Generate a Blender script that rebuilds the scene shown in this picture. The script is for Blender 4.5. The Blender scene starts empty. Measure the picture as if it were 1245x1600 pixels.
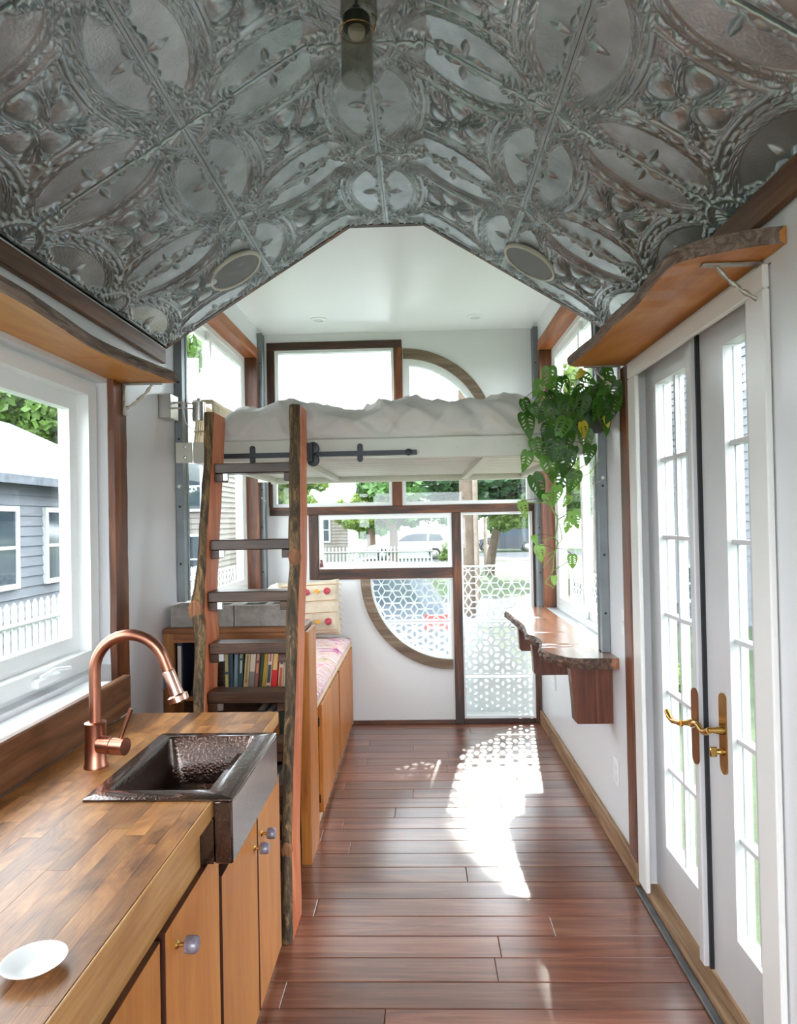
import bpy, bmesh, math, random
import numpy as np
from mathutils import Vector, Matrix, noise
random.seed(7)
SC = bpy.context.scene
COL = SC.collection
PI = math.pi
R_ = math.radians

# ------------------------------------------------------------------ camera, world, sun, exposure
cam_d = bpy.data.cameras.new('camera'); cam = bpy.data.objects.new('camera', cam_d); COL.objects.link(cam)
cam_d.sensor_fit = 'VERTICAL'; cam_d.sensor_height = 36.0; cam_d.lens = 36.0*1067/1600
cam_d.clip_start = 0.02; cam_d.clip_end = 400
cam.matrix_world = (Matrix.Translation((0, 0, 1.5)) @ Matrix.Rotation(R_(1.77), 4, 'Z')
                    @ Matrix.Rotation(PI/2+R_(0.72), 4, 'X') @ Matrix.Rotation(R_(-1.1), 4, 'Z'))
SC.camera = cam

world = bpy.data.worlds.new('world'); SC.world = world; world.use_nodes = True
wn = world.node_tree.nodes; bg = wn['Background']
bg.inputs['Color'].default_value = (0.87, 0.93, 1.0, 1); bg.inputs['Strength'].default_value = 3.0

sun_d = bpy.data.lights.new('sun', 'SUN'); sun = bpy.data.objects.new('sun', sun_d); COL.objects.link(sun)
sun_d.energy = 3.6; sun_d.angle = R_(1.2); sun_d.color = (1.0, 0.95, 0.86)
sun.location = (3, 20, 14)
sun.rotation_euler = Vector((-0.13, -1.0, -0.63)).to_track_quat('-Z', 'Y').to_euler()

SC.view_settings.view_transform = 'Standard'
try: SC.view_settings.look = 'None'
except Exception: pass
SC.view_settings.exposure = 1.85
SC.view_settings.gamma = 1.0
SC.view_settings.use_curve_mapping = False
SC.cycles.max_bounces = 12; SC.cycles.diffuse_bounces = 6; SC.cycles.transparent_max_bounces = 24
SC.cycles.sample_clamp_indirect = 8.0

# ------------------------------------------------------------------ room numbers (metres)
XL, XR, YB, YR = -1.15, 0.87, 5.06, -1.05       # left wall, right wall, back wall, rear wall
CX, ZF, HF, AL = -0.125, 2.845, 0.168, R_(31.9)   # tin ceiling: centre, flat height, half flat, slope
TS, YT = 0.585, 3.065                             # tile size, end of tin ceiling
ZC = 2.905                                        # loft ceiling
ZG = -0.6                                         # ground outside

# ------------------------------------------------------------------ helpers
WL = {}
def tag(o, label=None, cat=None, group=None, kind=None):
    if label: o['label'] = label
    if cat: o['category'] = cat
    if group: o['group'] = group
    if kind: o['kind'] = kind
    return o
def thing(name, label, cat, loc=(0, 0, 0), group=None, kind=None):
    o = bpy.data.objects.new(name, None); COL.objects.link(o); o.location = loc
    o.empty_display_size = 0.05
    WL[o] = Vector(loc)
    return tag(o, label, cat, group, kind)
def link_mesh(name, me, parent, loc):
    o = bpy.data.objects.new(name, me); COL.objects.link(o)
    loc = Vector(loc); WL[o] = loc
    if parent is not None:
        o.parent = parent; o.location = loc-WL[parent]
    else: o.location = loc
    return o
def part(name, bm, mats, parent=None, smooth=False, kind=None, base=False, normals=True):
    if not isinstance(mats, (list, tuple)): mats = [mats]
    if normals: bmesh.ops.recalc_face_normals(bm, faces=bm.faces)
    xs = [v.co for v in bm.verts]
    lo = Vector((min(v.x for v in xs), min(v.y for v in xs), min(v.z for v in xs)))
    hi = Vector((max(v.x for v in xs), max(v.y for v in xs), max(v.z for v in xs)))
    c = (lo+hi)/2
    if base or parent is None: c.z = lo.z
    bmesh.ops.translate(bm, verts=bm.verts, vec=-c)
    me = bpy.data.meshes.new(name); bm.to_mesh(me); bm.free()
    for m in mats: me.materials.append(m)
    if smooth:
        me.polygons.foreach_set('use_smooth', [True]*len(me.polygons))
        if smooth != 'all': 
            try: me.set_sharp_from_angle(angle=R_(38))
            except Exception: pass
    o = link_mesh(name, me, parent, c)
    if kind: o['kind'] = kind
    return o
def copy_tree(src, delta, parent=None):
    c = src.copy(); COL.objects.link(c)
    WL[c] = WL[src]+Vector(delta)
    if parent is not None: c.parent = parent
    else: c.location = src.location+Vector(delta)
    for ch in list(src.children): copy_tree(ch, delta, c)
    return c
def NB(): return bmesh.new()
def box(bm, x0, x1, y0, y1, z0, z1, mi=0, bev=0.0):
    vs = [bm.verts.new(p) for p in ((x0,y0,z0),(x1,y0,z0),(x1,y1,z0),(x0,y1,z0),(x0,y0,z1),(x1,y0,z1),(x1,y1,z1),(x0,y1,z1))]
    fs = [bm.faces.new([vs[i] for i in q]) for q in ((0,3,2,1),(4,5,6,7),(0,1,5,4),(1,2,6,5),(2,3,7,6),(3,0,4,7))]
    for f in fs: f.material_index = mi
    if bev:
        es = list({e for f in fs for e in f.edges})
        bmesh.ops.bevel(bm, geom=es, offset=bev, segments=1, affect='EDGES')
    return bm
def Box(*a, **k): return box(NB(), *a, **k)
def frame_of(d):
    d = d.normalized(); a = Vector((0, 0, 1)) if abs(d.z) < 0.9 else Vector((1, 0, 0))
    u = d.cross(a).normalized(); return u, d.cross(u).normalized()
def tube(bm, pts, r, n=10, cap=True, mi=0):
    pts = [Vector(p) for p in pts]; rings = []
    rr = r if isinstance(r, (list, tuple)) else [r]*len(pts)
    u = None
    for i, p in enumerate(pts):
        d = (pts[min(i+1, len(pts)-1)]-pts[max(i-1, 0)])
        d.normalize()
        if u is None: u, v = frame_of(d)
        else:
            u = (u-d*u.dot(d))
            if u.length < 1e-6: u, v = frame_of(d)
            u.normalize(); v = d.cross(u)
        rings.append([bm.verts.new(p+(u*math.cos(2*PI*k/n)+v*math.sin(2*PI*k/n))*rr[i]) for k in range(n)])
    for a, b in zip(rings, rings[1:]):
        for k in range(n):
            f = bm.faces.new((a[k], a[(k+1) % n], b[(k+1) % n], b[k])); f.material_index = mi
    if cap:
        bm.faces.new(rings[0][::-1]).material_index = mi; bm.faces.new(rings[-1]).material_index = mi
    return bm
def lathe(bm, prof, c=(0, 0, 0), n=20, axis='Z', mi=0, cap=True):
    c = Vector(c); rings = []
    for r, h in prof:
        ring = []
        for k in range(n):
            a = 2*PI*k/n; x, y = r*math.cos(a), r*math.sin(a)
            p = {'Z': (x, y, h), 'X': (h, x, y), 'Y': (x, h, y)}[axis]
            ring.append(bm.verts.new(c+Vector(p)))
        rings.append(ring)
    for a, b in zip(rings, rings[1:]):
        for k in range(n): bm.faces.new((a[k], a[(k+1) % n], b[(k+1) % n], b[k])).material_index = mi
    if cap:
        bm.faces.new(rings[0][::-1]).material_index = mi; bm.faces.new(rings[-1]).material_index = mi
    return bm
def region(bm, outer, holes, place, depth, mi=0):
    """flat polygon with holes; place(a, b, d) -> xyz, extruded from d=0 to d=depth"""
    loops = [outer]+list(holes); faces = []
    tmp = bmesh.new()
    for lp in loops:
        vs = [tmp.verts.new((a, b, 0)) for a, b in lp]
        for i in range(len(vs)): tmp.edges.new((vs[i], vs[(i+1) % len(vs)]))
    bmesh.ops.triangle_fill(tmp, use_beauty=True, use_dissolve=False, edges=tmp.edges[:])
    tmp.verts.index_update()
    V0 = [bm.verts.new(place(v.co.x, v.co.y, 0)) for v in tmp.verts]
    V1 = [bm.verts.new(place(v.co.x, v.co.y, depth)) for v in tmp.verts]
    for f in tmp.faces:
        ix = [v.index for v in f.verts]
        bm.faces.new([V0[i] for i in ix]).material_index = mi
        bm.faces.new([V1[i] for i in ix][::-1]).material_index = mi
    for e in tmp.edges:
        if len(e.link_faces) == 1:
            a, b = e.verts[0].index, e.verts[1].index
            bm.faces.new((V0[a], V0[b], V1[b], V1[a])).material_index = mi
    tmp.free()
    return bm
def rect(a0, a1, b0, b1): return [(a0, b0), (a1, b0), (a1, b1), (a0, b1)]
def arc(cx, cz, r, a0, a1, n=24): return [(cx+r*math.cos(R_(a0+(a1-a0)*i/n)), cz+r*math.sin(R_(a0+(a1-a0)*i/n))) for i in range(n+1)]
def fbm(x, y, z, o=4): return noise.fractal(Vector((x, y, z)), 1.0, 2.0, o)
def smoothpath(pts, n=6):
    pts = [Vector(p) for p in pts]; out = []
    for i in range(len(pts)-1):
        p0, p1, p2, p3 = pts[max(i-1, 0)], pts[i], pts[i+1], pts[min(i+2, len(pts)-1)]
        for k in range(n):
            t = k/n
            out.append(0.5*((2*p1)+(p2-p0)*t+(2*p0-5*p1+4*p2-p3)*t*t+(3*p1-p0-3*p2+p3)*t**3))
    out.append(pts[-1]); return out

# ------------------------------------------------------------------ materials
def new_mat(name):
    m = bpy.data.materials.new(name); m.use_nodes = True
    nt = m.node_tree; return m, nt, nt.nodes['Principled BSDF'], nt.nodes, nt.links
def S(b, **k):
    for n, v in k.items():
        n = n.replace('_', ' ')
        if n in b.inputs: b.inputs[n].default_value = v
def plain(name, col, rough=0.5, metal=0.0, bump=0.0, bscale=60, var=0.0, spec=0.5, vscale=6.0):
    m, nt, b, N, L = new_mat(name)
    S(b, Base_Color=(*col, 1), Roughness=rough, Metallic=metal); b.inputs['Specular IOR Level'].default_value = spec
    tc = N.new('ShaderNodeTexCoord')
    if var:
        nz = N.new('ShaderNodeTexNoise'); nz.inputs['Scale'].default_value = vscale; nz.inputs['Detail'].default_value = 5
        L.new(tc.outputs['Object'], nz.inputs['Vector'])
        cr = N.new('ShaderNodeValToRGB')
        cr.color_ramp.elements[0].position = 0.3; cr.color_ramp.elements[1].position = 0.7
        cr.color_ramp.elements[0].color = (*[max(0, c*(1-var)) for c in col], 1)
        cr.color_ramp.elements[1].color = (*[min(1, c*(1+var)) for c in col], 1)
        L.new(nz.outputs['Fac'], cr.inputs['Fac']); L.new(cr.outputs['Color'], b.inputs['Base Color'])
    if bump:
        n2 = N.new('ShaderNodeTexNoise'); n2.inputs['Scale'].default_value = bscale; n2.inputs['Detail'].default_value = 4
        L.new(tc.outputs['Object'], n2.inputs['Vector'])
        bp = N.new('ShaderNodeBump'); bp.inputs['Strength'].default_value = bump; bp.inputs['Distance'].default_value = 0.01
        L.new(n2.outputs['Fac'], bp.inputs['Height']); L.new(bp.outputs['Normal'], b.inputs['Normal'])
    return m
def wood(name, cols, axis='Y', rough=0.4, gscale=1.0, var=0.25, bump=0.15, coat=0.0, stretch=10.0, spec=0.5):
    m, nt, b, N, L = new_mat(name)
    S(b, Roughness=rough); b.inputs['Specular IOR Level'].default_value = spec
    if coat: b.inputs['Coat Weight'].default_value = coat; b.inputs['Coat Roughness'].default_value = 0.25
    tc = N.new('ShaderNodeTexCoord'); oi = N.new('ShaderNodeObjectInfo')
    add = N.new('ShaderNodeVectorMath'); add.operation = 'ADD'
    mul = N.new('ShaderNodeVectorMath'); mul.operation = 'SCALE'; mul.inputs['Scale'].default_value = 37.0
    cmb = N.new('ShaderNodeCombineXYZ')
    for i in range(3): L.new(oi.outputs['Random'], cmb.inputs[i])
    L.new(cmb.outputs[0], mul.inputs[0]); L.new(tc.outputs['Object'], add.inputs[0]); L.new(mul.outputs[0], add.inputs[1])
    mp = N.new('ShaderNodeMapping'); s = [stretch*gscale*1.6]*3; s['XYZ'.index(axis)] = 1.6*gscale
    mp.inputs['Scale'].default_value = s; L.new(add.outputs[0], mp.inputs['Vector'])
    n1 = N.new('ShaderNodeTexNoise'); n1.inputs['Scale'].default_value = 1.0; n1.inputs['Detail'].default_value = 6; n1.inputs['Distortion'].default_value = 1.2
    n1.inputs['Roughness'].default_value = 0.6
    L.new(mp.outputs[0], n1.inputs['Vector'])
    mp2 = N.new('ShaderNodeMapping'); s2 = [120*gscale]*3; s2['XYZ'.index(axis)] = 4*gscale; mp2.inputs['Scale'].default_value = s2
    L.new(add.outputs[0], mp2.inputs['Vector'])
    n2 = N.new('ShaderNodeTexNoise'); n2.inputs['Scale'].default_value = 1.0; n2.inputs['Detail'].default_value = 3; L.new(mp2.outputs[0], n2.inputs['Vector'])
    mx = N.new('ShaderNodeMath'); mx.operation = 'MULTIPLY_ADD'; mx.inputs[1].default_value = 0.28; L.new(n2.outputs['Fac'], mx.inputs[0])
    sub = N.new('ShaderNodeMath'); sub.operation = 'SUBTRACT'; sub.inputs[1].default_value = 0.14; L.new(n1.outputs['Fac'], sub.inputs[0]); L.new(sub.outputs[0], mx.inputs[2])
    cr = N.new('ShaderNodeValToRGB'); cr.color_ramp.elements[0].color = (*cols[0], 1); cr.color_ramp.elements[-1].color = (*cols[-1], 1)
    cr.color_ramp.elements[0].position = 0.28; cr.color_ramp.elements[-1].position = 0.72
    for i, c in enumerate(cols[1:-1]):
        e = cr.color_ramp.elements.new(0.28+0.44*(i+1)/(len(cols)-1)); e.color = (*c, 1)
    L.new(mx.outputs[0], cr.inputs['Fac'])
    hs = N.new('ShaderNodeHueSaturation'); mr = N.new('ShaderNodeMapRange')
    mr.inputs['To Min'].default_value = 1-var; mr.inputs['To Max'].default_value = 1+var
    L.new(oi.outputs['Random'], mr.inputs['Value']); L.new(mr.outputs[0], hs.inputs['Value']); L.new(cr.outputs['Color'], hs.inputs['Color'])
    L.new(hs.outputs['Color'], b.inputs['Base Color'])
    bp = N.new('ShaderNodeBump'); bp.inputs['Strength'].default_value = bump; bp.inputs['Distance'].default_value = 0.004
    L.new(mx.outputs[0], bp.inputs['Height']); L.new(bp.outputs['Normal'], b.inputs['Normal'])
    return m
def hammered(name, col, rough, scale, strength, metal=1.0, dist=0.004, var=0.2):
    m, nt, b, N, L = new_mat(name); S(b, Base_Color=(*col, 1), Roughness=rough, Metallic=metal)
    tc = N.new('ShaderNodeTexCoord'); vo = N.new('ShaderNodeTexVoronoi'); vo.feature = 'SMOOTH_F1'; vo.inputs['Scale'].default_value = scale
    L.new(tc.outputs['Object'], vo.inputs['Vector'])
    bp = N.new('ShaderNodeBump'); bp.inputs['Strength'].default_value = strength; bp.inputs['Distance'].default_value = dist
    L.new(vo.outputs['Distance'], bp.inputs['Height']); L.new(bp.outputs['Normal'], b.inputs['Normal'])
    nz = N.new('ShaderNodeTexNoise'); nz.inputs['Scale'].default_value = 9; nz.inputs['Detail'].default_value = 6
    L.new(tc.outputs['Object'], nz.inputs['Vector'])
    cr = N.new('ShaderNodeValToRGB'); cr.color_ramp.elements[0].position = .3; cr.color_ramp.elements[1].position = .7
    cr.color_ramp.elements[0].color = (*[c*(1-var) for c in col], 1); cr.color_ramp.elements[1].color = (*[min(1, c*(1+var)) for c in col], 1)
    L.new(nz.outputs['Fac'], cr.inputs['Fac']); L.new(cr.outputs['Color'], b.inputs['Base Color'])
    return m
def glass_mat(name, tint=(1, 1, 1), refl=0.06, haze=0.0):
    m, nt, b, N, L = new_mat(name); N.remove(b); out = N['Material Output']
    tr = N.new('ShaderNodeBsdfTransparent'); tr.inputs['Color'].default_value = (*tint, 1)
    gl = N.new('ShaderNodeBsdfGlossy'); gl.inputs['Roughness'].default_value = 0.0
    lw = N.new('ShaderNodeLayerWeight'); lw.inputs['Blend'].default_value = 0.5
    pw = N.new('ShaderNodeMath'); pw.operation = 'POWER'; pw.inputs[1].default_value = 5.0; L.new(lw.outputs['Facing'], pw.inputs[0])
    ma = N.new('ShaderNodeMath'); ma.operation = 'MULTIPLY_ADD'; ma.inputs[1].default_value = 0.5; ma.inputs[2].default_value = refl*0.5; L.new(pw.outputs[0], ma.inputs[0])
    mx = N.new('ShaderNodeMixShader'); L.new(ma.outputs[0], mx.inputs[0]); L.new(tr.outputs[0], mx.inputs[1]); L.new(gl.outputs[0], mx.inputs[2])
    last = mx
    if haze:
        tl = N.new('ShaderNodeBsdfTranslucent'); tl.inputs['Color'].default_value = (1, 1, 1, 1)
        m2 = N.new('ShaderNodeMixShader'); m2.inputs[0].default_value = haze
        L.new(mx.outputs[0], m2.inputs[1]); L.new(tl.outputs[0], m2.inputs[2]); last = m2
    L.new(last.outputs[0], out.inputs['Surface']); return m

M = {}
M['white'] = plain('white_wall_paint', (0.72, 0.725, 0.74), 0.28, bump=0.03, bscale=8, spec=0.4)
M['loftwhite'] = plain('white_ceiling_paint', (0.70, 0.695, 0.69), 0.35)
M['ceilwhite'] = plain('bright_white_ceiling_paint', (0.88, 0.875, 0.875), 0.35)
M['vinyl'] = plain('white_vinyl', (0.80, 0.81, 0.80), 0.35)
M['doorwhite'] = plain('door_white_paint', (0.60, 0.595, 0.60), 0.32, var=0.03)
M['casing'] = plain('cream_casing_paint', (0.74, 0.73, 0.70), 0.35)
M['creamwhite'] = plain('cream_white_paint', (0.60, 0.60, 0.52), 0.45, bump=0.05, bscale=20, var=0.05)
M['tin'] = hammered('pressed_tin', (0.385, 0.425, 0.445), 0.28, 150.0, 0.35, metal=0.62, dist=0.002, var=0.22)
M['darkwood'] = wood('dark_reclaimed_wood', [(0.010, 0.006, 0.004), (0.050, 0.017, 0.008), (0.210, 0.066, 0.018)], 'X', 0.45, 1.2, 0.15)
M['darkwoodz'] = wood('dark_reclaimed_wood_upright', [(0.010, 0.006, 0.004), (0.050, 0.017, 0.008), (0.210, 0.066, 0.018)], 'Z', 0.45, 1.2, 0.15)
M['redwoody'] = wood('orange_stained_beam', [(0.150, 0.036, 0.009), (0.320, 0.090, 0.022), (0.470, 0.170, 0.050)], 'Y', 0.45, 1.0, 0.1)
M['redwoodz'] = wood('red_stained_post', [(0.030, 0.009, 0.004), (0.125, 0.035, 0.010), (0.290, 0.088, 0.024)], 'Z', 0.45, 1.0, 0.12)
M['greywood'] = wood('weathered_grey_wood', [(0.085, 0.052, 0.032), (0.170, 0.115, 0.075), (0.270, 0.200, 0.140)], 'X', 0.7, 1.2, 0.05)
M['baseboard'] = wood('reclaimed_baseboard_wood', [(0.130, 0.065, 0.028), (0.280, 0.160, 0.080), (0.400, 0.260, 0.150)], 'Y', 0.6, 1.2, 0.1)
M['floor'] = wood('bamboo_floor_board', [(0.100, 0.026, 0.012), (0.190, 0.060, 0.031), (0.290, 0.125, 0.072)], 'X', 0.28, 0.8, 0.28, 0.12, coat=1.0, stretch=14)
M['counter'] = wood('butcher_block', [(0.090, 0.030, 0.008), (0.310, 0.125, 0.033), (0.500, 0.240, 0.075)], 'Y', 0.38, 3.0, 0.30, 0.06, stretch=2.2)
M['counteredge'] = wood('butcher_block_edge', [(0.360, 0.155, 0.045), (0.520, 0.260, 0.085), (0.620, 0.360, 0.140)], 'Y', 0.4, 1.5, 0.05)
M['cabinet'] = wood('golden_fir_ply', [(0.400, 0.125, 0.013), (0.500, 0.175, 0.022), (0.580, 0.230, 0.038)], 'Z', 0.38, 0.8, 0.08, 0.04, stretch=8)
M['cabedge'] = wood('dark_red_ply_edge', [(0.045, 0.012, 0.006), (0.100, 0.028, 0.012)], 'Z', 0.5, 1, 0.1)
M['bench'] = wood('orange_fir_board', [(0.300, 0.080, 0.010), (0.430, 0.140, 0.020), (0.550, 0.220, 0.045)], 'Z', 0.42, 1.3, 0.12, 0.05)
M['paleboard'] = wood('pale_pine_edge', [(0.55, 0.40, 0.24), (0.72, 0.58, 0.40)], 'Y', 0.5, 1.0, 0.05)
M['casewood'] = wood('brown_bookcase_wood', [(0.110, 0.033, 0.008), (0.230, 0.080, 0.018), (0.340, 0.140, 0.040)], 'X', 0.45, 1.0, 0.1)
M['casewoodz'] = wood('brown_bookcase_upright', [(0.140, 0.046, 0.010), (0.270, 0.100, 0.022), (0.380, 0.170, 0.050)], 'Z', 0.45, 1.0, 0.1)
M['cedar'] = wood('red_cedar', [(0.360, 0.075, 0.028), (0.540, 0.155, 0.062), (0.660, 0.280, 0.130)], 'Z', 0.5, 0.9, 0.05, 0.06)
M['bark'] = wood('bark_edge', [(0.016, 0.011, 0.007), (0.075, 0.045, 0.022), (0.34, 0.20, 0.075)], 'Z', 0.8, 2.2, 0.1, 0.9)
M['barky'] = wood('bark_edge_shelf', [(0.07, 0.045, 0.035), (0.19, 0.13, 0.10), (0.34, 0.26, 0.21)], 'Y', 0.8, 2.2, 0.1, 0.9)
M['rung'] = wood('dark_walnut_rung', [(0.022, 0.010, 0.006), (0.058, 0.027, 0.015), (0.110, 0.058, 0.036)], 'X', 0.35, 1.2, 0.15)
M['barkbar'] = wood('dark_burl_edge', [(0.020, 0.010, 0.006), (0.075, 0.036, 0.020), (0.20, 0.11, 0.06)], 'Y', 0.6, 2.2, 0.1, 0.8)
M['slab'] = wood('amber_shelf_wood', [(0.380, 0.125, 0.020), (0.500, 0.190, 0.034), (0.600, 0.270, 0.065)], 'Y', 0.45, 0.9, 0.05, 0.04, stretch=5)
M['bartop'] = wood('glossy_walnut_slab', [(0.170, 0.058, 0.026), (0.300, 0.125, 0.063), (0.400, 0.200, 0.115)], 'Y', 0.22, 0.9, 0.05, 0.04, coat=0.4, stretch=5)
M['bracketwood'] = wood('red_walnut_bracket', [(0.045, 0.011, 0.005), (0.115, 0.030, 0.012), (0.210, 0.066, 0.028)], 'Z', 0.38, 1.0, 0.1)
M['splash'] = wood('brown_backsplash_board', [(0.055, 0.018, 0.006), (0.135, 0.050, 0.018), (0.220, 0.095, 0.042)], 'Y', 0.45, 1.2, 0.05, 0.2)
M['steel'] = hammered('galvanised_steel', (0.21, 0.23, 0.24), 0.42, 60, 0.05, metal=0.7, var=0.12)
M['bolt'] = plain('zinc_bolt', (0.6, 0.6, 0.58), 0.35, 0.9)
M['black'] = plain('black_iron', (0.015, 0.018, 0.022), 0.38, 0.3)
M['nickel'] = plain('brushed_nickel', (0.62, 0.60, 0.56), 0.28, 1.0)
M['iron'] = plain('silver_cast_iron', (0.42, 0.39, 0.34), 0.42, 0.7, bump=0.4, bscale=120, var=0.3)
M['copper'] = plain('brushed_copper', (0.42, 0.175, 0.115), 0.30, 1.0, var=0.08)
M['copper2'] = plain('polished_rose_copper', (0.78, 0.46, 0.36), 0.20, 1.0)
M['sink'] = hammered('hammered_bronze', (0.085, 0.052, 0.040), 0.22, 160.0, 0.40, metal=0.9, dist=0.003, var=0.35)
M['sink'].node_tree.nodes['Principled BSDF'].inputs['Coat Weight'].default_value = 0.8
M['sink'].node_tree.nodes['Principled BSDF'].inputs['Coat Roughness'].default_value = 0.12
M['brass'] = plain('antique_brass', (0.56, 0.33, 0.095), 0.24, 1.0, var=0.1)
M['bronze'] = plain('brown_bronze_plate', (0.24, 0.09, 0.03), 0.35, 0.6)
M['stone'] = plain('lilac_stone', (0.22, 0.19, 0.235), 0.18, var=0.35, vscale=70, spec=0.7)
M['glass'] = glass_mat('window_glass', (0.96, 0.985, 0.98))
M['jar'] = glass_mat('smoked_jar_glass', (0.80, 0.80, 0.76))
M['gap'] = plain('black_weatherstrip', (0.012, 0.012, 0.014), 0.6)
M['concrete'] = plain('concrete_block', (0.30, 0.28, 0.25), 0.9, bump=0.5, bscale=160, var=0.2, vscale=30)
M['duvet'] = plain('white_cotton', (0.68, 0.655, 0.61), 0.85, bump=0.12, bscale=30, spec=0.2)
M['pillowc'] = plain('cream_woven_cotton', (0.55, 0.455, 0.345), 0.9, bump=0.3, bscale=220, spec=0.1, var=0.08)
M['pink'] = plain('pink_tufts', (0.45, 0.07, 0.09), 0.9, bump=0.6, bscale=300, var=0.3, vscale=60, spec=0.1)
M['mustard'] = plain('mustard_tufts', (0.66, 0.34, 0.05), 0.9, bump=0.6, bscale=300, spec=0.1)
M['thread'] = plain('rust_thread', (0.45, 0.24, 0.11), 0.9, spec=0.1)
M['rattan'] = plain('pale_rattan', (0.62, 0.52, 0.37), 0.6, bump=0.3, bscale=200)
M['planter'] = plain('dark_grey_planter', (0.07, 0.07, 0.068), 0.55, var=0.15)
M['soil'] = plain('soil', (0.05, 0.033, 0.02), 0.95, bump=0.8, bscale=80)
M['stem'] = plain('green_stem', (0.23, 0.36, 0.09), 0.5)
M['stemd'] = plain('brown_aerial_root', (0.12, 0.10, 0.05), 0.6)
M['sill'] = plain('white_sill', (0.78, 0.80, 0.80), 0.4)
M['greysill'] = plain('grey_metal_sill', (0.42, 0.43, 0.43), 0.45, 0.3)
M['plastic'] = plain('white_plastic', (0.83, 0.83, 0.82), 0.35)
M['grille'] = plain('grey_speaker_grille', (0.27, 0.285, 0.285), 0.6, bump=0.6, bscale=500)
M['ivory'] = plain('ivory_rim', (0.66, 0.63, 0.55), 0.45)
M['ceramic'] = plain('white_ceramic', (0.85, 0.85, 0.83), 0.15)
def leaf_mat(name, c1, c2):
    m, nt, b, N, L = new_mat(name); S(b, Roughness=0.38)
    tc = N.new('ShaderNodeTexCoord'); nz = N.new('ShaderNodeTexNoise'); nz.inputs['Scale'].default_value = 25
    oi = N.new('ShaderNodeObjectInfo'); L.new(tc.outputs['Object'], nz.inputs['Vector'])
    ad = N.new('ShaderNodeMath'); ad.operation = 'MULTIPLY_ADD'; ad.inputs[1].default_value = 0.5
    L.new(nz.outputs['Fac'], ad.inputs[0]); 
    m5 = N.new('ShaderNodeMath'); m5.operation = 'MULTIPLY'; m5.inputs[1].default_value = 0.6; L.new(oi.outputs['Random'], m5.inputs[0]); L.new(m5.outputs[0], ad.inputs[2])
    cr = N.new('ShaderNodeValToRGB'); cr.color_ramp.elements[0].color = (*c1, 1); cr.color_ramp.elements[1].color = (*c2, 1)
    cr.color_ramp.elements[0].position = .2; cr.color_ramp.elements[1].position = .85
    L.new(ad.outputs[0], cr.inputs['Fac']); L.new(cr.outputs['Color'], b.inputs['Base Color'])
    tl = N.new('ShaderNodeBsdfTranslucent'); mx = N.new('ShaderNodeMixShader'); mx.inputs[0].default_value = 0.35
    L.new(cr.outputs['Color'], tl.inputs['Color'])
    L.new(b.outputs[0], mx.inputs[1]); L.new(tl.outputs[0], mx.inputs[2]); L.new(mx.outputs[0], N['Material Output'].inputs['Surface'])
    return m
M['leaf'] = leaf_mat('vine_leaf', (0.022, 0.080, 0.012), (0.105, 0.265, 0.030))
M['leafy'] = leaf_mat('yellowing_leaf', (0.55, 0.45, 0.03), (0.75, 0.62, 0.05))
M['leafn'] = leaf_mat('young_vine_leaf', (0.16, 0.38, 0.05), (0.30, 0.52, 0.10))
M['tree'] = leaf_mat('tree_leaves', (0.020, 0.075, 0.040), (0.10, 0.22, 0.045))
M['treel'] = leaf_mat('yellow_green_tree_leaves', (0.07, 0.16, 0.03), (0.26, 0.36, 0.07))  # yellower, paler leaf colour for some crowns and the shrubs
M['trunk'] = plain('tree_bark', (0.12, 0.085, 0.06), 0.9, bump=0.8, bscale=25, var=0.3)
M['pole'] = plain('weathered_pole', (0.28, 0.22, 0.17), 0.9, var=0.2)
M['grass'] = plain('lawn', (0.032, 0.056, 0.014), 0.9, bump=0.8, bscale=30, var=0.35, vscale=1.2)
M['road'] = plain('asphalt', (0.040, 0.040, 0.046), 0.85, var=0.1)
M['walk'] = plain('concrete_path', (0.09, 0.088, 0.085), 0.85, var=0.1)
M['siding'] = plain('pale_house_siding', (0.145, 0.155, 0.175), 0.6)
M['sidingt'] = plain('beige_house_siding', (0.20, 0.175, 0.15), 0.6)
M['roof'] = plain('grey_shingle_roof', (0.13, 0.14, 0.16), 0.8, var=0.25, vscale=8)
M['fence'] = plain('white_fence_paint', (0.45, 0.455, 0.45), 0.5)
M['screen'] = plain('white_metal_screen', (0.85, 0.87, 0.87), 0.45)
M['carsilver'] = plain('silver_blue_car_paint', (0.13, 0.15, 0.185), 0.25, 0.4)
M['carwhite'] = plain('white_car_paint', (0.42, 0.42, 0.43), 0.25)
M['cardark'] = plain('dark_car_paint', (0.06, 0.065, 0.075), 0.25, 0.3)
M['carglass'] = plain('car_glass', (0.03, 0.045, 0.06), 0.08, spec=0.8)
M['tyre'] = plain('tyre_rubber', (0.02, 0.02, 0.02), 0.8)
M['redlamp'] = plain('red_tail_lamp', (0.55, 0.02, 0.02), 0.25)
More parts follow.
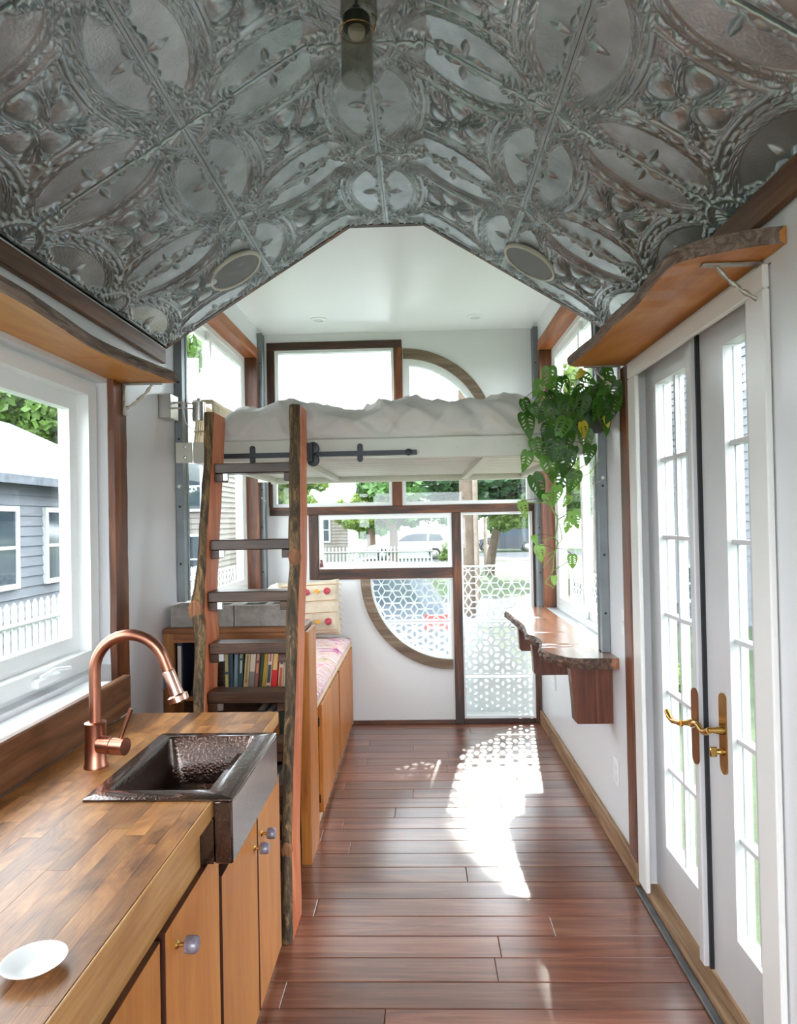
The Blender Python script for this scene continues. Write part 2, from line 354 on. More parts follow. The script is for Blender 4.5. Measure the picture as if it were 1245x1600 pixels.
# cushion print
def ikat():
    m, nt, b, N, L = new_mat('pink_ikat_print'); S(b, Roughness=0.85)
    tc = N.new('ShaderNodeTexCoord'); mp = N.new('ShaderNodeMapping'); mp.inputs['Scale'].default_value = (3.0, 11.0, 3.0); L.new(tc.outputs['Object'], mp.inputs['Vector'])
    nz = N.new('ShaderNodeTexNoise'); nz.inputs['Scale'].default_value = 2.2; nz.inputs['Detail'].default_value = 2; nz.inputs['Distortion'].default_value = 0.8; L.new(mp.outputs[0], nz.inputs['Vector'])
    cr = N.new('ShaderNodeValToRGB'); cr.color_ramp.interpolation = 'LINEAR'; e = cr.color_ramp.elements
    e[0].position = 0.32; e[0].color = (0.30, 0.03, 0.17, 1); e[1].position = 0.70; e[1].color = (0.30, 0.30, 0.06, 1)
    for p_, c in ((0.38, (0.55, 0.10, 0.26, 1)), (0.42, (0.62, 0.56, 0.52, 1)), (0.49, (0.64, 0.59, 0.55, 1)), (0.52, (0.58, 0.14, 0.22, 1)), (0.56, (0.64, 0.58, 0.54, 1)), (0.61, (0.62, 0.28, 0.16, 1)), (0.65, (0.62, 0.56, 0.52, 1))):
        x = e.new(p_); x.color = c
    L.new(nz.outputs['Fac'], cr.inputs['Fac']); L.new(cr.outputs['Color'], b.inputs['Base Color']); return m
M['ikat'] = ikat()

# ================================================================== THE SHELL
def struct(name, bm, mat, label, cat, smooth=False):
    o = part(name, bm, mat, None, smooth); return tag(o, label, cat, None, 'structure')

# floor: subfloor with boards
fl = struct('floor', Box(XL-0.15, XR+0.15, YR, YB+0.15, -0.12, -0.016), M['gap'], 'red brown wooden plank floor', 'floor')
y = YB-0.004; rowi = 0
bw = 0.1225
while y > YR+0.05:
    y0 = max(y-bw, YR); x = XL
    cuts = []; c = XL+random.uniform(0.25, 1.1)
    while c < XR-0.25: cuts.append(c); c += random.uniform(0.85, 1.5)
    xs = [XL]+cuts+[XR]
    for a, b2 in zip(xs, xs[1:]):
        bm = NB(); g = 0.0009; t = 0.0022
        zt = random.uniform(-0.0006, 0.0)
        lo = [(a+g, y0+g), (b2-g, y0+g), (b2-g, y-g), (a+g, y-g)]; hi = [(a+g+t, y0+g+t), (b2-g-t, y0+g+t), (b2-g-t, y-g-t), (a+g+t, y-g-t)]
        A = [bm.verts.new((p[0], p[1], -0.016)) for p in lo]; B = [bm.verts.new((p[0], p[1], zt-0.0012)) for p in lo]; C = [bm.verts.new((p[0], p[1], zt)) for p in hi]
        bm.faces.new(C); bm.faces.new(A[::-1])
        for k in range(4):
            bm.faces.new((A[k], A[(k+1) % 4], B[(k+1) % 4], B[k])); bm.faces.new((B[k], B[(k+1) % 4], C[(k+1) % 4], C[k]))
        part('plank', bm, M['floor'], fl)
    y = y0; rowi += 1

# walls with openings
WT = 0.16
LWIN = (3.28, 4.83, 1.02, 2.70)      # loft side window openings, Y0 Y1 Z0 Z1 (left)
RWIN = (3.28, 4.83, 0.86, 2.70)
KWIN = (0.75, 2.49, 0.99, 2.03)      # kitchen window
RDOOR = (1.69, 2.80, 0.0, 2.115)     # french doors
def wprof(): return [(YR, -0.1), (YB, -0.1), (YB, ZC+0.03), (YT+0.02, ZC+0.03), (YT+0.02, 2.31), (YR, 2.31)]
struct('wall_left', region(NB(), wprof(), [rect(*LWIN), rect(*KWIN)], lambda a, b, d: (XL-d, a, b), WT), M['white'], 'white painted wall behind the copper faucet and bookcase', 'wall')
def wprof_r():
    return [(YR, -0.1), (RDOOR[0], -0.1), (RDOOR[0], RDOOR[3]), (RDOOR[1], RDOOR[3]), (RDOOR[1], -0.1), (YB, -0.1), (YB, ZC+0.03), (YT+0.02, ZC+0.03), (YT+0.02, 2.31), (YR, 2.31)]
struct('wall_right', region(NB(), wprof_r(), [rect(*RWIN)], lambda a, b, d: (XR+d, a, b), WT), M['white'], 'white painted wall with the glazed double doors', 'wall')

W1 = rect(-1.06, -0.17, 2.02, 2.79)
W2 = [(-0.10, 2.10)]+arc(-0.10, 2.10, 0.60, 0, 90)
W3 = rect(-1.085, -0.205, 1.62, 1.96)
W4 = rect(-0.12, 0.815, 1.62, 1.96)
W5 = rect(-0.752, 0.234, 1.150, 1.546)
W6 = [(0.226, 1.072)]+arc(0.226, 1.072, 0.60, 180, 270)
W7 = rect(0.303, 0.825, 0.035, 1.546)
bk = [(XL-WT, -0.1), (XR+WT, -0.1), (XR+WT, ZC+0.03), (XL-WT, ZC+0.03)]
backp = lambda a, b, d: (a, YB+d, b)
struct('wall_back', region(NB(), bk, [W1, W2, W3, W4, W5, W6, W7], backp, WT), M['loftwhite'], 'white end wall pierced by rectangular and quarter-round windows', 'wall')
struct('wall_rear', region(NB(), [(XL-WT, -0.1), (XR+WT, -0.1), (XR+WT, 3.0), (XL-WT, 3.0)], [rect(-1.0, 0.75, 0.12, 2.25)], lambda a, b, d: (a, YR-d, b), WT), M['white'], 'white wall at the kitchen end with an unseen opening widened for fill light', 'wall')  # opening behind the camera, made wide to let in more fill light

# loft ceiling
struct('ceiling', Box(XL-WT, XR+WT, YT+0.03, YB+WT, ZC, ZC+0.1), M['ceilwhite'], 'flat white ceiling above the bed', 'ceiling')

# tin ceiling
def slope_pt(a):      # arc length from centre -> (dx, z)
    if a <= HF: return a, ZF
    return HF+(a-HF)*math.cos(AL), ZF-(a-HF)*math.sin(AL)
prof = []
for s in (-1, 1):
    pass
xe = [(-1.20, None), (-0.168, ZF), (0.168, ZF), (1.14, None)]
def zslope(dx): return ZF-max(0, abs(dx)-HF)*math.tan(AL)
lowp = [(CX-1.18, zslope(1.18)), (CX-HF, ZF), (CX+HF, ZF), (CX+1.15, zslope(1.15))]
outer = [(x, z+0.014) for x, z in lowp]+[(x, z+0.12) for x, z in lowp[::-1]]
tin_root = struct('ceiling', region(NB(), outer, [], lambda a, b, d: (a, YR-WT+d, b), YT-YR+WT-0.002), M['gap'], 'folded pressed tin ceiling with embossed square tiles', 'ceiling')

def tile_height(U, V):
    """embossed pattern on [-1,1]^2, metres toward the room"""
    h = np.zeros_like(U)
    ss = np.stack([V, V, U, U]); tt = np.stack([1-U, 1+U, 1-V, 1+V])
    E = np.sqrt((ss/0.88)**2+(tt/0.54)**2)
    k = E.argmin(0); e = np.take_along_axis(E, k[None], 0)[0]
    s = np.take_along_axis(ss, k[None], 0)[0]; t = np.take_along_axis(tt, k[None], 0)[0]
    ang = np.arctan2(t/0.54, s/0.88)
    def band(a, b, soft=0.012): return np.clip((e-a)/soft, 0, 1)*np.clip((b-e)/soft, 0, 1)
    def ridge(x, w): return np.exp(-(x/w)**2)
    # smooth outer moulding
    h += 0.0085*band(1.02, 1.13, 0.02)*(0.75+0.25*np.sin((e-1.02)/0.11*PI))
    h += 0.004*ridge(e-1.155, 0.010)
    # bead row
    nb = 28
    bead = np.abs(np.sin(ang*nb/2))
    h += 0.0115*band(0.925, 1.01, 0.015)*np.clip(bead*1.3-0.25, 0, 1)*np.sqrt(np.clip(1-((e-0.967)/0.045)**2, 0, 1))
    h += 0.0045*(ridge(e-0.915, 0.010)+ridge(e-1.015, 0.008))
    # leaf scroll band
    w = np.clip(np.sin(ang*30+7*np.sin((e-0.84)*30))*0.9+0.5, 0, 1)
    w2 = np.sin(ang*52+(e-0.84)*60)*0.5+0.5
    h += 0.0070*band(0.775, 0.905, 0.02)*(0.25+0.75*w)
    h += 0.0035*ridge(e-0.765, 0.009)
    # hammered lunette is left flat; palmette at the edge middle
    inn = np.clip((0.75-e)/0.05, 0, 1)
    for ds, dt, ls, lt, amp in ((0, 0.17, 0.045, 0.11, 0.011), (0.12, 0.075, 0.10, 0.040, 0.009), (-0.12, 0.075, 0.10, 0.040, 0.009), (0.26, 0.055, 0.045, 0.035, 0.007), (-0.26, 0.055, 0.045, 0.035, 0.007)):
        q = np.abs((s-ds)/ls)**1.3+np.abs((t-dt)/lt)**1.3
        h += amp*np.clip(1-q, 0, 1)**0.7*inn
    h += 0.006*np.exp(-((t-0.045)/0.022)**2)*(0.5+0.5*np.sin(s*42))*(np.abs(s) < 0.6)
    # centre: four domed petals to the edges, fluted fans to the corners
    r = np.hypot(U, V)
    star = np.clip((e-1.165)/0.03, 0, 1)
    for a in range(4):
        ca, sa = math.cos(a*PI/2), math.sin(a*PI/2)
        p = U*ca+V*sa; q = -U*sa+V*ca
        wid = 0.085+0.24*np.clip(p, 0, 0.45)
        d = (np.abs((p-0.215)/0.145)**2.6+np.abs(q/wid)**2.6)**(1/2.6)
        h += 0.017*np.sqrt(np.clip(1-d**2.2, 0, 1))
        on = (p > 0.03)*np.clip(star+(p < 0.34), 0, 1)
        h += on*(0.0085*np.exp(-((d-1.13)/0.06)**2)+0.006*np.exp(-((d-1.32)/0.055)**2)*(np.abs(q) > 0.03))
        ca, sa = math.cos(a*PI/2+PI/4), math.sin(a*PI/2+PI/4)
        p = U*ca+V*sa; q = -U*sa+V*ca; an = np.arctan2(q, np.maximum(p, 1e-4))
        fan = (p > 0.10)*np.clip((0.44-p)/0.06, 0, 1)*np.clip((0.26-np.abs(an))/0.05, 0, 1)
        h += fan*(0.003+0.009*(0.5+0.5*np.cos(an*36)))
        for pp in (0.52, 0.575, 0.63, 0.68, 0.725, 0.765): h += 0.007*np.exp(-((p-pp)**2+q**2)/0.016**2)
        for sg in (1, -1): h += 0.008*np.exp(-((p-0.47)**2+(q-sg*0.075)**2)/0.030**2)+0.008*np.exp(-((p-0.42)**2+(q-sg*0.135)**2)/0.024**2)
    h += 0.014*np.exp(-(r/0.035)**2)
    for a in range(4): h += 0.009*np.exp(-((U-0.075*math.cos(a*PI/2+PI/4))**2+(V-0.075*math.sin(a*PI/2+PI/4))**2)/0.020**2)
    # corners: shell fans and leafy scrolls
    cu, cv = 1-np.abs(U), 1-np.abs(V); rc = np.hypot(cu, cv); tc = np.arctan2(cv, cu)
    m = np.clip((0.225-rc)/0.02, 0, 1)*np.clip((rc-0.03)/0.03, 0, 1)
    h = h*(1-np.clip((0.40-rc)/0.06, 0, 1))
    h += m*(0.003+0.014*rc/0.225*(0.5+0.5*np.cos(tc*4*6)))
    h += 0.006*np.exp(-((rc-0.235)/0.016)**2)
    for j in range(9):
        a = (j+0.5)/9*PI/2
        for rr, sz, am in ((0.285, 0.030, 0.012), (0.345, 0.028, 0.014 if j % 2 else 0.006), (0.39, 0.020, 0.009 if j % 2 == 0 else 0.004)):
            h += am*np.exp(-((cu-rr*math.cos(a))**2+(cv-rr*math.sin(a))**2)/sz**2)
    for (px, py) in ((0.40, 0.10), (0.10, 0.40), (0.47, 0.07), (0.07, 0.47), (0.36, 0.36), (0.54, 0.05), (0.05, 0.54)):
        d = np.hypot(cu-px, cv-py); a = np.arctan2(cv-py, cu-px)
        h += 0.013*np.exp(-(d/0.055)**2)*(0.55+0.45*np.cos(a*2+d*90))
    # clear joint margins, twin rails on two edges, dark lap joints on the others
    h *= np.clip((1-np.abs(U)-0.030)/0.02, 0, 1)*np.clip((1-np.abs(V)-0.014)/0.014, 0, 1)
    h += 0.0065*(np.exp(-((1-np.abs(U)-0.026)/0.0085)**2)+np.exp(-((1-np.abs(U)-0.007)/0.006)**2))
    h += 0.004*np.exp(-((1-np.abs(V)-0.018)/0.009)**2)
    h -= 0.010*np.clip((0.010-(1-np.abs(V)))/0.010, 0, 1)
    return h
def tile_mesh(kind):
    n = 250
    g = np.linspace(-1, 1, n); U, V = np.meshgrid(g, g, indexing='ij')
    h = tile_height(U, V)
    a = (U+1)/2*TS + (0 if kind == 'c' else TS)
    flat = a <= HF
    dx = np.where(flat, a, HF+(a-HF)*math.cos(AL)); z = np.where(flat, 0, -(a-HF)*math.sin(AL))
    nx = np.where(flat, 0, -math.sin(AL)); nz = np.where(flat, -1, -math.cos(AL))
    P = np.stack([dx+nx*h, V*(TS/2-0.0028), z+nz*h], -1).reshape(-1, 3)
    i = np.arange(n-1); I, J = np.meshgrid(i, i, indexing='ij'); b = (I*n+J).ravel()
    F = np.stack([b, b+1, b+n+1, b+n], -1)
    me = bpy.data.meshes.new('tin_tile')
    me.vertices.add(len(P)); me.vertices.foreach_set('co', P.ravel())
    me.loops.add(F.size); me.loops.foreach_set('vertex_index', F.ravel())
    me.polygons.add(len(F)); me.polygons.foreach_set('loop_start', np.arange(0, F.size, 4)); me.polygons.foreach_set('loop_total', np.full(len(F), 4))
    me.polygons.foreach_set('use_smooth', np.ones(len(F), bool))
    me.update(); me.validate(); me.materials.append(M['tin']); return me
TM = {k: tile_mesh(k) for k in 'co'}
for row in range(7):
    yc = YT-TS*(row+0.5)
    for kind in 'co':
        for side in (1, -1):
            o = link_mesh('tin_tile', TM[kind], tin_root, (CX, yc, ZF+random.uniform(-.001, .001)))
            if side < 0: o.rotation_euler = (0, 0, PI)
# wooden end board that carries the tin ceiling edge
gb = [(CX-1.15, zslope(1.15)-0.004), (CX-HF, ZF-0.006), (CX+HF, ZF-0.006), (CX+1.12, zslope(1.12)-0.004), (XR+WT, zslope(1.12)-.004), (XR+WT, ZC+0.13), (XL-WT, ZC+0.13), (XL-WT, zslope(1.15)-.004)]
struct('trim_1', region(NB(), gb, [], lambda a, b, d: (a, YT+0.001+d, b), 0.028), M['darkwood'], 'thin dark wooden edge board closing the tin ceiling', 'trim')
# eave boards
bm = NB(); box(bm, XL, XL+0.022, YR, YT-0.03, 2.225, 2.292, bev=0.004); struct('trim_2', bm, M['splash'], 'dark brown eave board under the tin ceiling, kitchen side', 'trim')
bm = NB(); box(bm, XR-0.022, XR, YR, YT-0.03, 2.215, 2.30, bev=0.004); struct('trim_3', bm, M['splash'], 'dark brown eave board under the tin ceiling, above the door shelf', 'trim')

# back wall timbers
tn = [4]
def trim(bm, mat, label):
    o = struct('trim_%d' % tn[0], bm, mat, label, 'trim'); tn[0] += 1; return o
PY = YB-0.018
def bt(x0, x1, z0, z1, m, label, y0=PY): trim(Box(x0, x1, y0, YB+0.001, z0, z1, bev=0.003), M[m], label)
bt(-1.115, 0.842, 1.552, 1.612, 'darkwood', 'long dark horizontal timber below the two strip windows')
bt(-0.20, -0.126, 1.612, 1.98, 'redwoodz', 'short reddish post between the two strip windows')
bt(-1.118, -1.09, 1.612, 1.98, 'darkwoodz', 'narrow dark post beside the strip window at the bench side')
bt(0.236, 0.302, 0.0, 1.552, 'darkwoodz', 'tall dark post between the quarter-round window and the tall glazed panel')
bt(0.826, 0.866, 0.0, 1.552, 'darkwoodz', 'dark jamb post between the tall glazed panel and the side wall')
bt(-0.825, -0.755, 1.072, 1.552, 'darkwoodz', 'short dark post beside the hopper window')
bt(-0.755, 0.236, 1.072, 1.148, 'darkwood', 'scorched timber below the hopper window')
bt(0.302, 0.826, 0.0, 0.034, 'darkwood', 'dark sill under the tall glazed panel')
bt(-0.52, 0.236, 0.0, 0.028, 'darkwood', 'dark floor trim at the foot of the end wall')
bt(-1.118, -0.11, 2.785, 2.842, 'darkwood', 'dark head timber of the big loft window')
bt(-1.118, -1.062, 2.02, 2.785, 'darkwoodz', 'dark side timber of the big loft window')
bt(-0.172, -0.108, 2.02, 2.785, 'redwoodz', 'reddish timber between the big loft window and the arched window')
def arc_trim(cx, cz, a0, a1, label):
    o = arc(cx, cz, 0.672, a0, a1); i = arc(cx, cz, 0.600, a0, a1)
    trim(region(NB(), o+i[::-1], [], lambda a, b, d: (a, YB-0.022+d, b), 0.023), M['greywood'], label)
arc_trim(0.226, 1.072, 180, 270, 'weathered grey wooden arc around the lower quarter-round window')
arc_trim(-0.10, 2.10, 3, 90, 'weathered grey wooden arc around the upper quarter-round window')

# windows of the back wall
wnn = [1]
def window(frames, panes, label, extra=()):
    o = thing('window_%d' % wnn[0], label, 'window', frames[1], None, 'structure'); wnn[0] += 1
    part('window_frame', frames[0], M['vinyl'], o)
    for p in panes: part('pane', p, M['glass'], o)
    for nme, b, m in extra: part(nme, b, m, o, True)
    return o
def inset(lp, d):
    xs = [p[0] for p in lp]; zs = [p[1] for p in lp]
    return rect(min(xs)+d, max(xs)-d, min(zs)+d, max(zs)-d)
def bwin(lp, hole, label, yf=0.012, extra=()):
    fr = region(NB(), lp, [hole], lambda a, b, d: (a, YB+yf+d, b), 0.05)
    cx = sum(p[0] for p in lp)/len(lp); z0 = min(p[1] for p in lp)
    pane = region(NB(), hole, [], lambda a, b, d: (a, YB+yf+0.02+d, b), 0.006)
    return window((fr, (cx, YB, z0)), [pane], label, extra)
bwin(W1, inset(W1, 0.022), 'big rectangular window above the bed with bright sky')
def qhole(cx, cz, r, a0, a1, d, sx, sz):
    # quarter disc inset
    a_in = math.degrees(math.asin(d/(r-d)))
    return [(cx+sx*d, cz+sz*d)]+arc(cx, cz, r-d, a0+a_in, a1-a_in)
bwin(W2, qhole(-0.10, 2.10, 0.60, 0, 90, 0.045, 1, 1), 'upper quarter-round window beside the bed head timber')
bwin(W3, inset(W3, 0.02), 'strip window under the bed at the bench side')
bwin(W4, inset(W4, 0.02), 'strip window under the bed above the tall glazed panel')
hatch = NB(); lathe(hatch, [(0.012, 0), (0.012, 0.02), (0.006, 0.03), (0.009, 0.05), (0.004, 0.055)], (-0.735, YB-0.006, 1.165), 10)
bwin(W5, inset(W5, 0.03), 'hopper window with a pale frame facing the parked white car', -0.004, [('latch', hatch, plain('maroon_latch', (0.14, 0.02, 0.03), 0.4))])
bwin(W6, qhole(0.226, 1.072, 0.60, 180, 270, 0.012, -1, -1), 'lower quarter-round window with a view of the silver car')
bwin(W7, inset(W7, 0.014), 'tall glazed panel reaching from the floor to the dark timber')

# ---- side loft windows: wood lining + sliding vinyl sash
def side_window(sgn, X, win, lab):
    y0, y1, z0, z1 = win
    o = lambda x0, x1: (min(sgn*x0, sgn*x1), max(sgn*x0, sgn*x1))
    ax = abs(X)
    def bx(a, b, yy0, yy1, zz0, zz1, bev=0.003):
        x0, x1 = o(a, b); return Box(x0, x1, yy0, yy1, zz0, zz1, bev=bev)
    # lining boards (proud of the wall by 2 cm)
    trim(bx(ax-0.012, ax+0.085, y0-0.06, y1+0.035, z1-0.02, z1+0.055), M['redwoody'], 'orange stained header beam over the %s' % lab)
    trim(bx(ax-0.012, ax+0.085, y1-0.02, y1+0.035, z0, z1-0.021), M['redwoodz'], 'red stained jamb board of the %s' % lab)
    trim(bx(ax-0.003, ax+0.10, y0-0.03, y1+0.02, z0-0.012, z0+0.012), M['greysill'], 'grey sill under the %s' % lab)
    fx0, fx1 = ax+0.075, ax+0.135
    a0, a1, b0, b1 = y0, y1-0.02, z0+0.012, z1-0.02
    fr = region(NB(), rect(a0, a1, b0, b1), [rect(a0+0.035, a1-0.035, b0+0.035, b1-0.035)], lambda a, b, d: (sgn*(fx0+d), a, b), 0.06)
    w = thing('window_%d' % wnn[0], 'tall sliding %s' % lab, 'window', (X, (y0+y1)/2, z0), None, 'structure'); wnn[0] += 1
    part('window_frame', fr, M['vinyl'], w)
    ym = (a0+a1)/2
    for (s0, s1, dx) in ((a0+0.036, ym+0.03, 0.03), (ym-0.03, a1-0.036, 0.006)):
        sash = region(NB(), rect(s0, s1, b0+0.036, b1-0.036), [rect(s0+0.05, s1-0.05, b0+0.08, b1-0.08)], lambda a, b, d: (sgn*(fx0+dx+d), a, b), 0.022)
        sp = part('sash', sash, M['vinyl'], w)
        x0, x1 = o(fx0+dx+0.008, fx0+dx+0.014)
        part('pane', Box(x0, x1, s0+0.05, s1-0.05, b0+0.08, b1-0.08), M['glass'], sp)
side_window(-1, XL, LWIN, 'loft window beside the ladder')
side_window(1, XR, RWIN, 'loft window above the live-edge bar')

# ---- kitchen window (casement)
y0, y1, z0, z1 = KWIN
kw = thing('window_%d' % wnn[0], 'white casement window beside the faucet', 'window', (XL, (y0+y1)/2, z0), None, 'structure'); wnn[0] += 1
def kx(a, b, d): return (XL-d, a, b)
part('window_frame', region(NB(), rect(y0, y1, z0, z1), [rect(y0+0.09, y1-0.09, z0+0.07, z1-0.06)], lambda a, b, d: (XL-0.045-d, a, b), 0.06), M['vinyl'], kw)
part('window_stop', region(NB(), rect(y0+0.03, y1-0.03, z0+0.02, z1-0.02), [rect(y0+0.09, y1-0.09, z0+0.07, z1-0.06)], lambda a, b, d: (XL-0.025-d, a, b), 0.02), M['vinyl'], kw)
ymid = (y0+y1)/2
for s0, s1 in ((y0+0.09, ymid-0.03), (ymid+0.03, y1-0.09)):
    sp = part('sash', region(NB(), rect(s0, s1, z0+0.07, z1-0.06), [rect(s0+0.05, s1-0.05, z0+0.125, z1-0.115)], lambda a, b, d: (XL-0.07-d, a, b), 0.04), M['vinyl'], kw)
    part('pane', Box(XL-0.094, XL-0.088, s0+0.05, s1-0.05, z0+0.125, z1-0.115), M['glass'], sp)
part('mullion', Box(XL-0.105, XL-0.045, ymid-0.03, ymid+0.03, z0+0.07, z1-0.06), M['vinyl'], kw)
bm = NB(); box(bm, XL-0.045, XL-0.005, 2.02, 2.16, z0+0.02, z0+0.05, bev=0.006); tube(bm, [(XL-0.02, 2.06, z0+0.05), (XL-0.005, 2.12, z0+0.062), (XL, 2.20, z0+0.05)], 0.007, 8)
part('crank', bm, M['vinyl'], kw)
# ledge in front of the kitchen window and wooden backsplash
trim(Box(XL, -1.018, YR, 2.30, 0.30, 0.972, bev=0.003), M['sill'], 'white ledge between the backsplash and the casement window')
trim(Box(-1.018, -0.992, YR, 2.30, 0.871, 0.995, bev=0.004), M['splash'], 'brown wooden backsplash board along the back of the counter')
def live_post(sgn, X, ya, yb, z0, z1, mat, label, seed):
    bm = NB(); n = 30; t = 0.022; rings = []
    for i in range(n+1):
        z = z0+(z1-z0)*i/n; d = 0.006*fbm(seed, z*6, 0); e = 0.004*fbm(seed+5, z*9, 1)
        xa, xb = X, X-sgn*t
        rings.append([bm.verts.new(p) for p in ((xa, ya+d, z), (xb, ya+d+0.004, z), (xb, yb+e-0.004, z), (xa, yb+e, z))])
    for a, b in zip(rings, rings[1:]):
        for k in range(4): bm.faces.new((a[k], a[(k+1) % 4], b[(k+1) % 4], b[k]))
    bm.faces.new(rings[0]); bm.faces.new(rings[-1][::-1])
    trim(bm, mat, label)
live_post(-1, XL, 2.495, 2.61, 0.90, 2.045, M['redwoodz'], 'dark live-edge wooden post beside the casement window', 1)
live_post(1, XR, 2.80, 2.90, 0.10, 2.115, M['redwoodz'], 'dark live-edge wooden post beside the double doors', 9)
# baseboard
bm = NB(); box(bm, XR-0.02, XR, 2.81, YB-0.02, 0.0, 0.098, bev=0.004)
tag(part('baseboard_right', bm, M['baseboard']), 'weathered reclaimed baseboard under the live-edge bar', 'baseboard', None, 'structure')

# ---- french doors
bm = NB()
for yy0, yy1 in ((2.70, 2.795), (1.695, 1.79)):
    box(bm, XR-0.018, XR-0.0005, yy0, yy1, 0.03, 2.0545, bev=0.004)
box(bm, XR-0.018, XR-0.0005, 1.695, 2.795, 2.055, 2.115, bev=0.004)
trim(bm, M['casing'], 'white casing around the double doors')
bm = NB()
for yy0, yy1 in ((2.775, 2.799), (1.691, 1.715)): box(bm, XR+0.001, XR+0.15, yy0, yy1, 0.03, 2.11)
box(bm, XR+0.001, XR+0.15, 1.715, 2.775, 2.095, 2.113)
trim(bm, M['doorwhite'], 'white jamb lining of the double doors')
bm = NB(); box(bm, XR-0.008, XR+0.05, 1.70, 2.80, 0.0, 0.03, bev=0.006); box(bm, XR+0.05, XR+0.15, 1.70, 2.80, 0.0, 0.018)
trim(bm, M['baseboard'], 'worn wooden threshold below the double doors')
bm = NB(); box(bm, XR-0.035, XR-0.009, 1.70, 2.79, 0.0, 0.012, bev=0.003)
trim(bm, plain('grey_threshold_strip', (0.12, 0.12, 0.12), 0.5, 0.3, var=0.4), 'dark grey strip along the door threshold')
dn = [1]
def french_leaf(ya, yb, hy, lever, label, st=0.145, s0=0.10):
    """leaf between ya<yb; hy: y of the handle plate"""
    d = thing('door_%d' % dn[0], label, 'door', (XR+0.05, (ya+yb)/2, 0.035), None, 'structure'); dn[0] += 1
    X0, X1 = XR+0.048, XR+0.092
    ga, gb_, gz0, gz1 = ya+s0, yb-st, 0.245, 2.005
    part('door_slab', region(NB(), rect(ya, yb, 0.038, 2.088), [rect(ga, gb_, gz0, gz1)], lambda a, b, dd: (X0+dd, a, b), X1-X0), M['doorwhite'], d)
    mo = region(NB(), rect(ga-0.028, gb_+0.028, gz0-0.028, gz1+0.028), [rect(ga+0.004, gb_-0.004, gz0+0.004, gz1-0.004)], lambda a, b, dd: (X0-0.012+dd, a, b), 0.0125)
    part('glazing_bead', mo, M['doorwhite'], d)
    ym = (ga+gb_)/2
    part('muntin', Box(X0+0.004, X0+0.036, ym-0.007, ym+0.007, gz0, gz1), M['doorwhite'], d)
    for i in range(1, 6):
        z = gz0+(gz1-gz0)*i/6
        for a, b in ((ga, ym-0.007), (ym+0.007, gb_)): part('muntin', Box(X0+0.004, X0+0.036, a, b, z-0.007, z+0.007), M['doorwhite'], d)
    first = None
    for i in range(6):
        za = gz0+(gz1-gz0)*i/6; zb = gz0+(gz1-gz0)*(i+1)/6
        for a, b in ((ga, ym-0.007), (ym+0.007, gb_)):
            part('pane', Box(X0+0.017, X0+0.022, a, b, za+0.007, zb-0.007), M['glass'], d)
    return d, X0
leaf1, LX = french_leaf(2.262, 2.773, 2.29, 1, 'white glazed door leaf next to the dark live-edge post', 0.145, 0.062)
leaf2, LX = french_leaf(1.717, 2.240, 2.12, 1, 'white glazed door leaf with the brass thumb turn', 0.19)
part('astragal', Box(LX-0.028, LX-0.0005, 2.252, 2.292, 0.04, 2.085, bev=0.004), M['doorwhite'], leaf1)
part('weatherstrip', Box(LX-0.012, LX+0.04, 2.2405, 2.2515, 0.04, 2.085), M['gap'], leaf2)
def handle(door, y, zc, mplate, mlever, up, turn, x):
    bm = NB()
    pl = [(y-0.017, zc-0.10), (y+0.017, zc-0.10)]+arc(y, zc+0.10, 0.024, 0, 180, 8)
    pl = arc(y, zc-0.10, 0.024, 180, 360, 8)+arc(y, zc+0.10, 0.024, 0, 180, 8)
    region(bm, pl, [], lambda a, b, d: (x-d, a, b), 0.006)
    p = part('handle_plate', bm, mplate, door)
    bm = NB()
    lathe(bm, [(0.014, 0), (0.012, -0.012), (0.008, -0.03), (0.010, -0.045)], (x-0.006, y, zc+0.01), 14, 'X')
    s = 1
    pts = smoothpath([(x-0.048, y-0.005, zc+0.010), (x-0.052, y+0.03, zc+0.004*up), (x-0.054, y+0.07, zc-0.004*up+0.004), (x-0.054, y+0.11, zc+0.012*up+0.006)], 5)
    tube(bm, pts, [0.010]*4+[0.0085]*4+[0.009]*4+[0.011]*2+[0.010]*2, 10)
    part('lever', bm, mlever, p, True)
    if turn:
        bm = NB(); lathe(bm, [(0.011, 0), (0.010, -0.01), (0.006, -0.02)], (x-0.006, y, zc-0.055), 12, 'X'); box(bm, x-0.045, x-0.024, y-0.004, y+0.004, zc-0.07, zc-0.04, bev=0.002)
        part('thumb_turn', bm, mlever, p, True)
handle(leaf1, 2.272, 0.81, M['bronze'], M['brass'], 1, False, LX-0.028)
handle(leaf2, 2.125, 0.83, M['brass'], M['brass'], -1, True, LX-0.0005)
# ================================================================== KITCHEN
CZ = 0.87; CF = -0.49; CB = -0.991; CE = 2.275     # counter top height, front, back, far end
SX0, SX1, SY0, SY1 = -0.785, -0.438, 1.545, 2.03   # sink outline
ct = thing('countertop', 'butcher block countertop with an apron sink let in', 'countertop', (-0.75, 1.0, CZ-0.04))
def sub_rect(r, h):
    x0, x1, y0, y1 = r; a0, a1, b0, b1 = h
    if x1 <= a0 or x0 >= a1 or y1 <= b0 or y0 >= b1: return [r]
    out = []
    if y0 < b0: out.append((x0, x1, y0, b0))
    if y1 > b1: out.append((x0, x1, b1, y1))
    c0, c1 = max(y0, b0), min(y1, b1)
    if x0 < a0: out.append((x0, a0, c0, c1))
    if x1 > a1: out.append((a1, x1, c0, c1))
    return out
hole = (SX0+0.02, 0, SY0+0.02, SY1-0.02)
nst = 12; sw = (CF-CB)/nst
